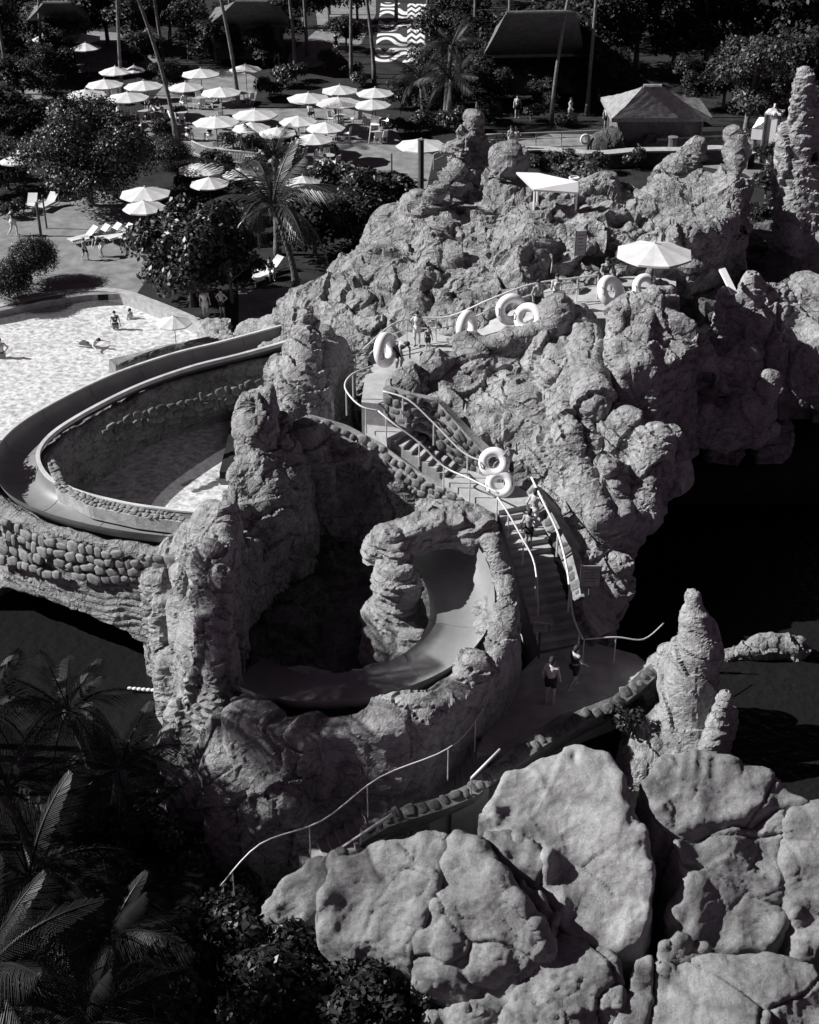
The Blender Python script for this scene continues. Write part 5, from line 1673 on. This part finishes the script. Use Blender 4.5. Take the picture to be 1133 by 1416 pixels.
palm('coconut palm with drooping fronds standing between the hedge and the pool rocks', P(410, 398, 0), 4.3, (-1.1, .5), 15, 5.0, None, .2, seed=1, lib=FRONDS_PALE)
palm('bushy upright palm rising behind the drooping coconut palm', P(384, 352, 0), 5.4, (.1, .3), 14, 2.5, None, .2, seed=2, up=.25)
PF = 'tall slender palms in the far grounds'
LP = 'tall slender palm with its bare trunk showing among the far trees'
for i, (x, y, hh, lx) in enumerate([(330, 148, 13, -1.8), (244, 194, 11, -2.2), (170, 140, 10, .6), (409, 101, 12, -.8), (425, 78, 12, -.4), (518, 116, 13, -1.6), (486, 108, 12, .3), (700, 128, 11, .1), (762, 172, 10.5, 1.0), (812, 160, 12, .2), (14, 130, 12, -.4), (76, 86, 11, .6), (60, 100, 10, 1), (226, 90, 12, -1), (590, 60, 12, .5), (656, 70, 12, 0), (548, 30, 12, .5), (1120, 150, 12, .4), (1032, 60, 12, 0), (868, 60, 12, .2), (320, 60, 12, .5), (455, 20, 12, .3)]):
    palm(LP, P(x, y, 0), hh, (lx, 0), 12, 2.6, PF, .16, seed=20 + i)
palm('short arching palm in the shade beside the patterned paving', P(618, 178, 0), 3.4, (.3, 0), 16, 3.4, 'short palms by the terrace', .2, seed=60)
palm('short dark palm beyond the terrace with arching fronds', P(585, 160, 0), 2.6, (-.2, 0), 14, 3.0, 'short palms by the terrace', .2, seed=61)
palm('stout short palm with a pale trunk near the far railing', P(616, 172, 0), 5.5, (.4, .3), 14, 3.0, 'short palms by the terrace', .24, seed=62)
NP = 'palms in the shady foreground garden'
for i, (lb, x, y, z, lx, fl, nf) in enumerate([
        ('palm crown leaning over the cove just below the slide arch', 95, 985, -.4, -.6, 3.0, 16),
        ('palm crown in the garden beside the rock bank', 165, 1065, -.8, .5, 2.8, 13),
        ('palm spreading wide fronds over the garden path', 10, 1095, .3, -.5, 3.2, 14),
        ('low palm with split shining fronds over the shrubs', 40, 1215, -.4, .2, 3.2, 14),
        ('big palm with long stiff fronds at the garden corner', -20, 1345, .6, -.4, 3.8, 20),
        ('dark palm between the corner palm and the leafy shrubs', 150, 1300, -.8, .3, 3.0, 16),
        ('palm at the cove edge with hanging fronds', -20, 985, .0, .2, 2.8, 14),
        ('drooping palm at the bottom edge of the garden', 120, 1420, -.4, .1, 3.2, 16)]):
    c = P(x, y, z)
    palm(lb, Vector((c.x - lx, c.y, -4.2)), z + 4.2, (lx, 0), nf, fl, NP, .19, seed=80 + i)
GB = 'leafy shrubs in the shady foreground garden'
for i, (x, y, z, w, hh) in enumerate([(300, 1330, -4, 3.4, 2.4), (400, 1385, -4, 3.2, 2.4), (250, 1415, -4, 3.4, 2.6), (340, 1280, -4, 2.8, 2.0), (210, 1260, -4, 2.8, 1.8), (500, 1420, -4, 3.0, 1.8), (450, 1340, -4, 2.6, 1.8), (560, 1400, -4.2, 2.4, 1.5), (180, 1180, -3.5, 2.6, 1.6), (250, 1210, -3.5, 2.4, 1.6), (350, 1430, -4, 3.2, 2.8), (420, 1300, -4, 2.2, 1.6)]):
    v = i % 3
    t = tree('leafy_shrub', 'large leaved shrub in the dark garden below the cracked boulders', x, y, 3.0, 2.2, 0, ['leaf', 'leaf', 'leaf_dark'][v], .26, 1600, 12, .42, 300 + v, GB, z, 'shrub', 'gb%d' % v, i * 1.7)
    t.scale = (w / 3,) * 2 + (hh / 2.2,)
tree('rock_plant', 'tuft of green leaves in the hollow behind the bright boulder', 862, 1008, 1.4, .8, 0, 'leaf', .16, 700, 8, .5, 330, None, -.3, 'plant')
tree('rock_plant', 'pale leafy plants growing along the back of the ridge', 790, 256, 3.4, 1.0, 0, 'leaf_pale', .2, 900, 12, .3, 331, None, 7.9, 'plant')
tree('rock_plant', 'dark creeping plant in the cave mouth behind the deck', 1000, 345, 2.2, 1.0, 0, 'leaf_dark', .2, 800, 8, .4, 332, None, 7.0, 'plant')

# tall palms left of the frame: their crowns dapple the slide pit and the bank
for i, (x, y, hh) in enumerate([(-16.5, 33.0, 15.2), (-17.5, 34.6, 16.4), (-16.5, 30.6, 13.6)]):
    palm('tall garden palm beyond the cove whose crown shades the slide pit', Vector((x, y, -4.2)), hh, (.5, .2), 22, 3.8, NP, .2, seed=110 + i)
for i, (x, y, hh, w, lb) in enumerate([(-17.0, 31.0, 12.5, 6.2, 'tall dense tree beyond the cove beside the shading palms'), (-17.5, 26.4, 11.0, 6.0, 'tall dense tree at the outer end of the foreground garden')]):  # out-of-view trees put in to shade the bank and near palms
    t = tree('shade_tree', lb, 0, 900, w, hh, 5.5, 'leaf_dark', .30, 7000, 22, .36, 350 + i)
    t.location = (x, y, -4.2)
palm('slim tall palm beyond the cove beside the slide arch', Vector((-17.0, 35.2, -4.2)), 15.4, (.3, 0), 18, 2.7, NP, .18, seed=118)  # extra out-of-view palm put in to darken the front of the pit
# unseen tree added beyond the left edge to shade the outer bend of the slide
t = tree('round_tree', 'dense tree beyond the outer bend of the slide', 0, 640, 5.0, 6.2, 1.5, 'leaf_dark', .28, 9000, 22, .36, 340)
t.location = (-19.4, 45.4, -.3)
# fallen leaves and low ground cover between the shrubs of the foreground garden
def scatter_cover(name, label, x0, x1, y0, y1, z, n, leaf, seed, mat):
    r = np.random.default_rng(seed)
    cs = np.stack([r.uniform(x0, x1, 260), r.uniform(y0, y1, 260), np.full(260, z)], 1)
    me = leaf_mesh(name, cs, np.full(260, .5), n, leaf, seed, MAT[mat], .5, .2, .8)
    o = link(name, me)
    tag(o, label, 'ground cover', kind='stuff')
scatter_cover('ground_cover', 'low dark ground cover leaves in the foreground garden', -14, 3, 18, 31, -4.1, 14000, .16, 5, 'leaf_dark')

# ------------------------------------------------------------------ people
def person_field(segs, h, infl=0.0, clip=None):
    pts = np.array([tuple(s[0]) for s in segs] + [tuple(s[1]) for s in segs])
    lo = pts.min(0) - .16
    hi = pts.max(0) + .16
    n = np.ceil((hi - lo) / h).astype(int) + 1
    X = (lo[0] + np.arange(n[0]) * h)[:, None, None]
    Y = (lo[1] + np.arange(n[1]) * h)[None, :, None]
    Z = (lo[2] + np.arange(n[2]) * h)[None, None, :]
    F = np.full(tuple(n), 9.0)
    for s in segs:
        d = seg(X, Y, Z, Vector(s[0]), Vector(s[1]), s[2] + infl, s[3] + infl)
        F = smin(F, d, s[4] if len(s) > 4 else .035)
    if clip is not None:
        for (nx, ny, nz, dd) in clip:
            F = np.maximum(F, X * nx + Y * ny + Z * nz - dd)
    F[0] = F[-1] = 1; F[:, 0] = F[:, -1] = 1; F[:, :, 0] = F[:, :, -1] = 1
    return surface_nets(F, lo, h)

def make_person(pose):
    """pose: joints as offsets; facing -Y"""
    J = dict(hip=(0, 0, .93), chest=(0, -.01, 1.30), neck=(0, 0, 1.47), head=(0, -.02, 1.60),
             lk=(.10, -.02, .50), la=(.11, .03, .08), rk=(-.10, -.02, .50), ra=(-.11, .03, .08),
             le=(.26, .04, 1.14), lw=(.27, -.08, .90), re=(-.26, .04, 1.14), rw=(-.27, -.08, .90))
    J.update(pose)
    v = {k: Vector(q) for k, q in J.items()}
    hip, chest, neck, head = v['hip'], v['chest'], v['neck'], v['head']
    upv = (neck - hip).normalized()
    sd = Vector((1, 0, 0))
    body, legs = [], []
    body += [(hip - upv * .02, hip + upv * .16, .135, .115, .06), (hip + upv * .16, chest, .115, .145, .06), (chest, neck - upv * .07, .145, .10, .06)]
    body += [(hip + sd * .07, hip + sd * .07 + Vector((0, .05, -.05)), .10, .10), (hip - sd * .07, hip - sd * .07 + Vector((0, .05, -.05)), .10, .10)]
    ls, rs = neck - upv * .08 + sd * .17, neck - upv * .08 - sd * .17
    body += [(ls - sd * .12, ls, .08, .068), (rs + sd * .12, rs, .08, .068)]
    limbs = []
    for s_, k, a, sh, e, w in ((1, 'lk', 'la', ls, 'le', 'lw'), (-1, 'rk', 'ra', rs, 're', 'rw')):
        hp = hip + sd * .09 * s_ - Vector((0, 0, .04))
        legs += [(hp, v[k], .092, .056), (v[k], v[k].lerp(v[a], .35), .055, .057), (v[k].lerp(v[a], .35), v[a], .057, .034)]
        toe = v[a] + Vector((.02 * s_, -.17, -.045))
        limbs += [(v[a] + Vector((0, .04, -.04)), toe, .036, .028)]
        limbs += [(sh, v[e], .052, .038), (v[e], v[w], .038, .026)]
        dirv = (v[w] - v[e]).normalized()
        lat = dirv.cross(Vector((0, -1, 0)))
        lat = lat.normalized() if lat.length > .1 else sd.copy()
        palm_ = v[w] + dirv * .075
        limbs += [(v[w], palm_, .026, .03, .02), (palm_ - lat * .018, palm_ + lat * .018, .026, .026, .02)]
        for f in range(4):
            b0 = palm_ + lat * (.027 - .018 * f) + dirv * .012
            ln = (.062, .075, .07, .055)[f]
            m = b0 + dirv * ln * .55
            limbs += [(b0, m, .0095, .009, .008), (m, m + (dirv + Vector((0, -.5, 0))).normalized() * ln * .45, .009, .008, .008)]
        t0 = v[w] + dirv * .03 + lat * .025
        limbs += [(t0, t0 + (dirv * .6 + lat * .8).normalized() * .05, .011, .009, .01)]
    fwd = Vector((0, -1, 0))
    hv = (head - neck).normalized()
    hd = [(neck - hv * .06, head - hv * .03, .055, .052), (head - hv * .02 + fwd * .01, head + hv * .06, .078, .086), (head - hv * .05 + fwd * .035, head - hv * .085 + fwd * .05, .055, .035),
          (head + fwd * .085 + hv * .01, head + fwd * .108 - hv * .02, .012, .016, .012), (head + sd * .085, head + sd * .09 - hv * .03, .014, .01, .01), (head - sd * .085, head - sd * .09 - hv * .03, .014, .01, .01),
          (head + fwd * .088 - hv * .055 - sd * .018, head + fwd * .088 - hv * .055 + sd * .018, .010, .010, .008)]
    skin = person_field(body + legs + limbs + hd, .016)
    hair = person_field([(head + hv * .03 - fwd * .012, head + hv * .07, .088, .092), (head - fwd * .05 + hv * .02, head - fwd * .06 - hv * .06, .07, .055)], .016)
    hipz = hip.z
    trunks = person_field([body[0], body[3], body[4]] + [legs[0], legs[3]], .016, .016, [(0, 0, 1, hipz + .10), (0, 0, -1, -(hipz - .30))])
    top = person_field(body[1:3] + body[5:7], .016, .016, [(0, 0, 1, neck.z - .07), (0, 0, -1, -(hipz + .06))])
    return skin, hair, trunks, top

POSES = {
    'stand': {},
    'walk': dict(lk=(.10, -.18, .52), la=(.10, -.16, .10), rk=(-.10, .06, .50), ra=(-.10, .30, .14), le=(.25, .16, 1.16), lw=(.24, .10, .93), re=(-.25, -.10, 1.15), rw=(-.23, -.28, 1.0)),
    'carry': dict(le=(.30, -.05, 1.28), lw=(.26, -.05, 1.58), re=(-.30, -.08, 1.25), rw=(-.22, -.22, 1.52), lk=(.11, -.12, .52), la=(.11, -.02, .08)),
    'bend': dict(hip=(0, .12, .86), chest=(0, -.18, 1.13), neck=(0, -.34, 1.20), head=(0, -.46, 1.26), le=(.24, -.36, .98), lw=(.18, -.44, .74), re=(-.24, -.36, .98), rw=(-.18, -.44, .74), lk=(.11, -.06, .48), rk=(-.11, -.06, .48)),
    'hands_hip': dict(le=(.36, .04, 1.18), lw=(.17, -.06, 1.0), re=(-.36, .04, 1.18), rw=(-.17, -.06, 1.0)),
    'sit': dict(hip=(0, .1, .50), chest=(0, .08, .86), neck=(0, .08, 1.03), head=(0, .05, 1.16), lk=(.12, -.32, .48), la=(.12, -.34, .08), rk=(-.12, -.32, .48), ra=(-.12, -.34, .08), le=(.26, .02, .72), lw=(.16, -.22, .58), re=(-.26, .02, .72), rw=(-.16, -.22, .58)),
    'swim': dict(hip=(0, .45, .08), chest=(0, .12, .12), neck=(0, -.06, .18), head=(0, -.16, .28), lk=(.12, .85, .02), la=(.14, 1.2, .0), rk=(-.12, .85, .0), ra=(-.14, 1.2, .02), le=(.42, -.12, .10), lw=(.50, -.36, .05), re=(-.42, -.10, .10), rw=(-.52, -.30, .05)),
}
PCACHE = {}
def person(label, px, py, z, pose='stand', rz=0, h=1.70, lower='cloth_dark', upper=None, group=None, hair='hair'):
    if pose not in PCACHE:
        PCACHE[pose] = [mesh_from(nm, V, Q) for nm, (V, Q) in zip(('body', 'hair', 'shorts', 'shirt'), make_person(POSES[pose]))]
        PCACHE[pose][0].materials.append(MAT['skin'])
        for m in PCACHE[pose][1:]:
            m.materials.append(MAT['hair'])
    root = empty('person', P(px, py, z), R(rz))
    s = h / 1.72
    root.scale = (s, s, s)
    tag(root, label, 'person', group)
    me = PCACHE[pose]
    link('body', me[0], None, root)
    def cloth(nm, m, mat):
        o = link(nm, m, None, root)
        o.material_slots[0].link = 'OBJECT'
        o.material_slots[0].material = MAT[mat]
    cloth('hair', me[1], hair)
    if lower: cloth('shorts', me[2], lower)
    if upper: cloth('shirt', me[3], upper)
    return root
person('person bending with a swim ring on the shoulder in a dark vest', 552, 512, 5.0, 'bend', 40, 1.70, 'cloth_dark', 'cloth_dark')
person('person in pale swimwear standing on the queue deck by the back rail', 577, 478, 5.0, 'hands_hip', -15, 1.45, 'cloth_white', None)
person('small child in dark clothes on the queue deck next to the standing swimmer', 592, 486, 5.0, 'stand', 20, 1.05, 'cloth_dark', 'cloth_dark')
person('person half hidden under the double swim ring on the stairs', 702, 672, 2.9, 'carry', 20, 1.70, 'cloth_dark', None)
person('person climbing the shaded stairs behind the double ring', 738, 732, 2.35, 'walk', 150, 1.6, 'cloth_white', None)
person('person lower on the shaded stairs gripping the rail', 730, 760, 2.0, 'walk', 160, 1.6, 'cloth_dark', None)
person('person in a white shirt and dark shorts on the lower landing', 760, 972, .0, 'stand', 160, 1.74, 'cloth_dark', 'cloth_white')
person('person in dark clothing beside the white shirt on the landing', 793, 952, .0, 'walk', 120, 1.65, 'cloth_dark', 'cloth_dark')
person('person behind the rings on the ramp', 742, 440, 6.1, 'stand', 30, 1.6, 'cloth_dark', None)
person('person at the head of the ramp holding the rail', 768, 432, 6.3, 'walk', 10, 1.6, 'cloth_white', 'cloth_white')
person('person sitting at the back of the top deck', 838, 398, 6.4, 'sit', 10, 1.7, 'cloth_dark', 'cloth_dark')
person('person in white on the far round platform', 706, 210, .75, 'stand', 30, 1.75, 'cloth_white', 'cloth_white')
person('second person in white on the far round platform, hands on hips', 713, 210, .75, 'hands_hip', -30, 1.7, 'cloth_white', 'cloth_white')
person('person in white walking in front of the dark trees by the far railing', 788, 168, 0, 'walk', 60, 1.75, 'cloth_white', 'cloth_white')
person('person in a white shirt near the bollard bushes', 715, 163, 0, 'stand', 0, 1.7, 'cloth_dark', 'cloth_white')
person('swimsuited person crossing the sunny paving near the lamp post', 20, 326, 0, 'walk', 80, 1.7, 'cloth_white', 'cloth_dark')
person('child running ahead on the paving below the loungers', 119, 360, 0, 'walk', 60, 1.3, 'cloth_dark', None)
person('person bending over the end of the lounger row', 141, 355, 0, 'bend', -60, 1.65, 'cloth_white', 'cloth_dark')
person('bather standing waist deep in the shallow pool', 162, 468, -1.1, 'stand', 20, 1.5, 'cloth_dark', 'cloth_dark')
person('bather with only head and shoulders above the pool water', 183, 464, -1.55, 'stand', 60, 1.5, 'cloth_dark', None)
person('bather swimming flat across the bright pool', 133, 477, -.42, 'swim', 70, 1.7, 'cloth_dark', None)
person('bather splashing near the shaded pool edge', 6, 512, -1.25, 'hands_hip', 20, 1.7, 'cloth_dark', None)
person('person walking on the far path towards the patterned paving', 465, 72, 0, 'walk', 170, 1.7, 'cloth_dark', 'cloth_dark')
person('person in pale clothes standing on the far path', 477, 52, 0, 'stand', 0, 1.75, 'cloth_white', 'cloth_white')
person('person in white by the leaning palm trunk on the far lawn', 383, 88, 0, 'walk', 40, 1.7, 'cloth_white', 'cloth_white')
person('person standing under the glossy bush at the pool edge', 285, 440, 0, 'stand', 20, 1.6, 'cloth_white', 'cloth_white')
person('second person beside the one under the glossy bush', 308, 438, 0, 'hands_hip', -20, 1.5, 'cloth_dark', None)
person('person sitting on the lounger under the coconut palm', 374, 385, 0.05, 'sit', 20, 1.6, 'cloth_white', 'cloth_dark')
person('person by the pale wheel of the bar wall', 838, 178, 0, 'stand', 0, 1.65, 'cloth_dark', 'cloth_white')
TG = 'people seated at the terrace tables'
for i, (x, y) in enumerate([(205, 152), (220, 158), (232, 175), (255, 150), (300, 150), (330, 205), (345, 198), (262, 195), (405, 216), (450, 212), (465, 165), (500, 172), (430, 165), (290, 195), (385, 210)]):
    person('person sitting in shade at a terrace table', x, y, .0, 'sit', i * 73 % 360, 1.7, ['cloth_dark', 'cloth_white'][i % 2], ['cloth_white', 'cloth_dark', None][i % 3], TG)
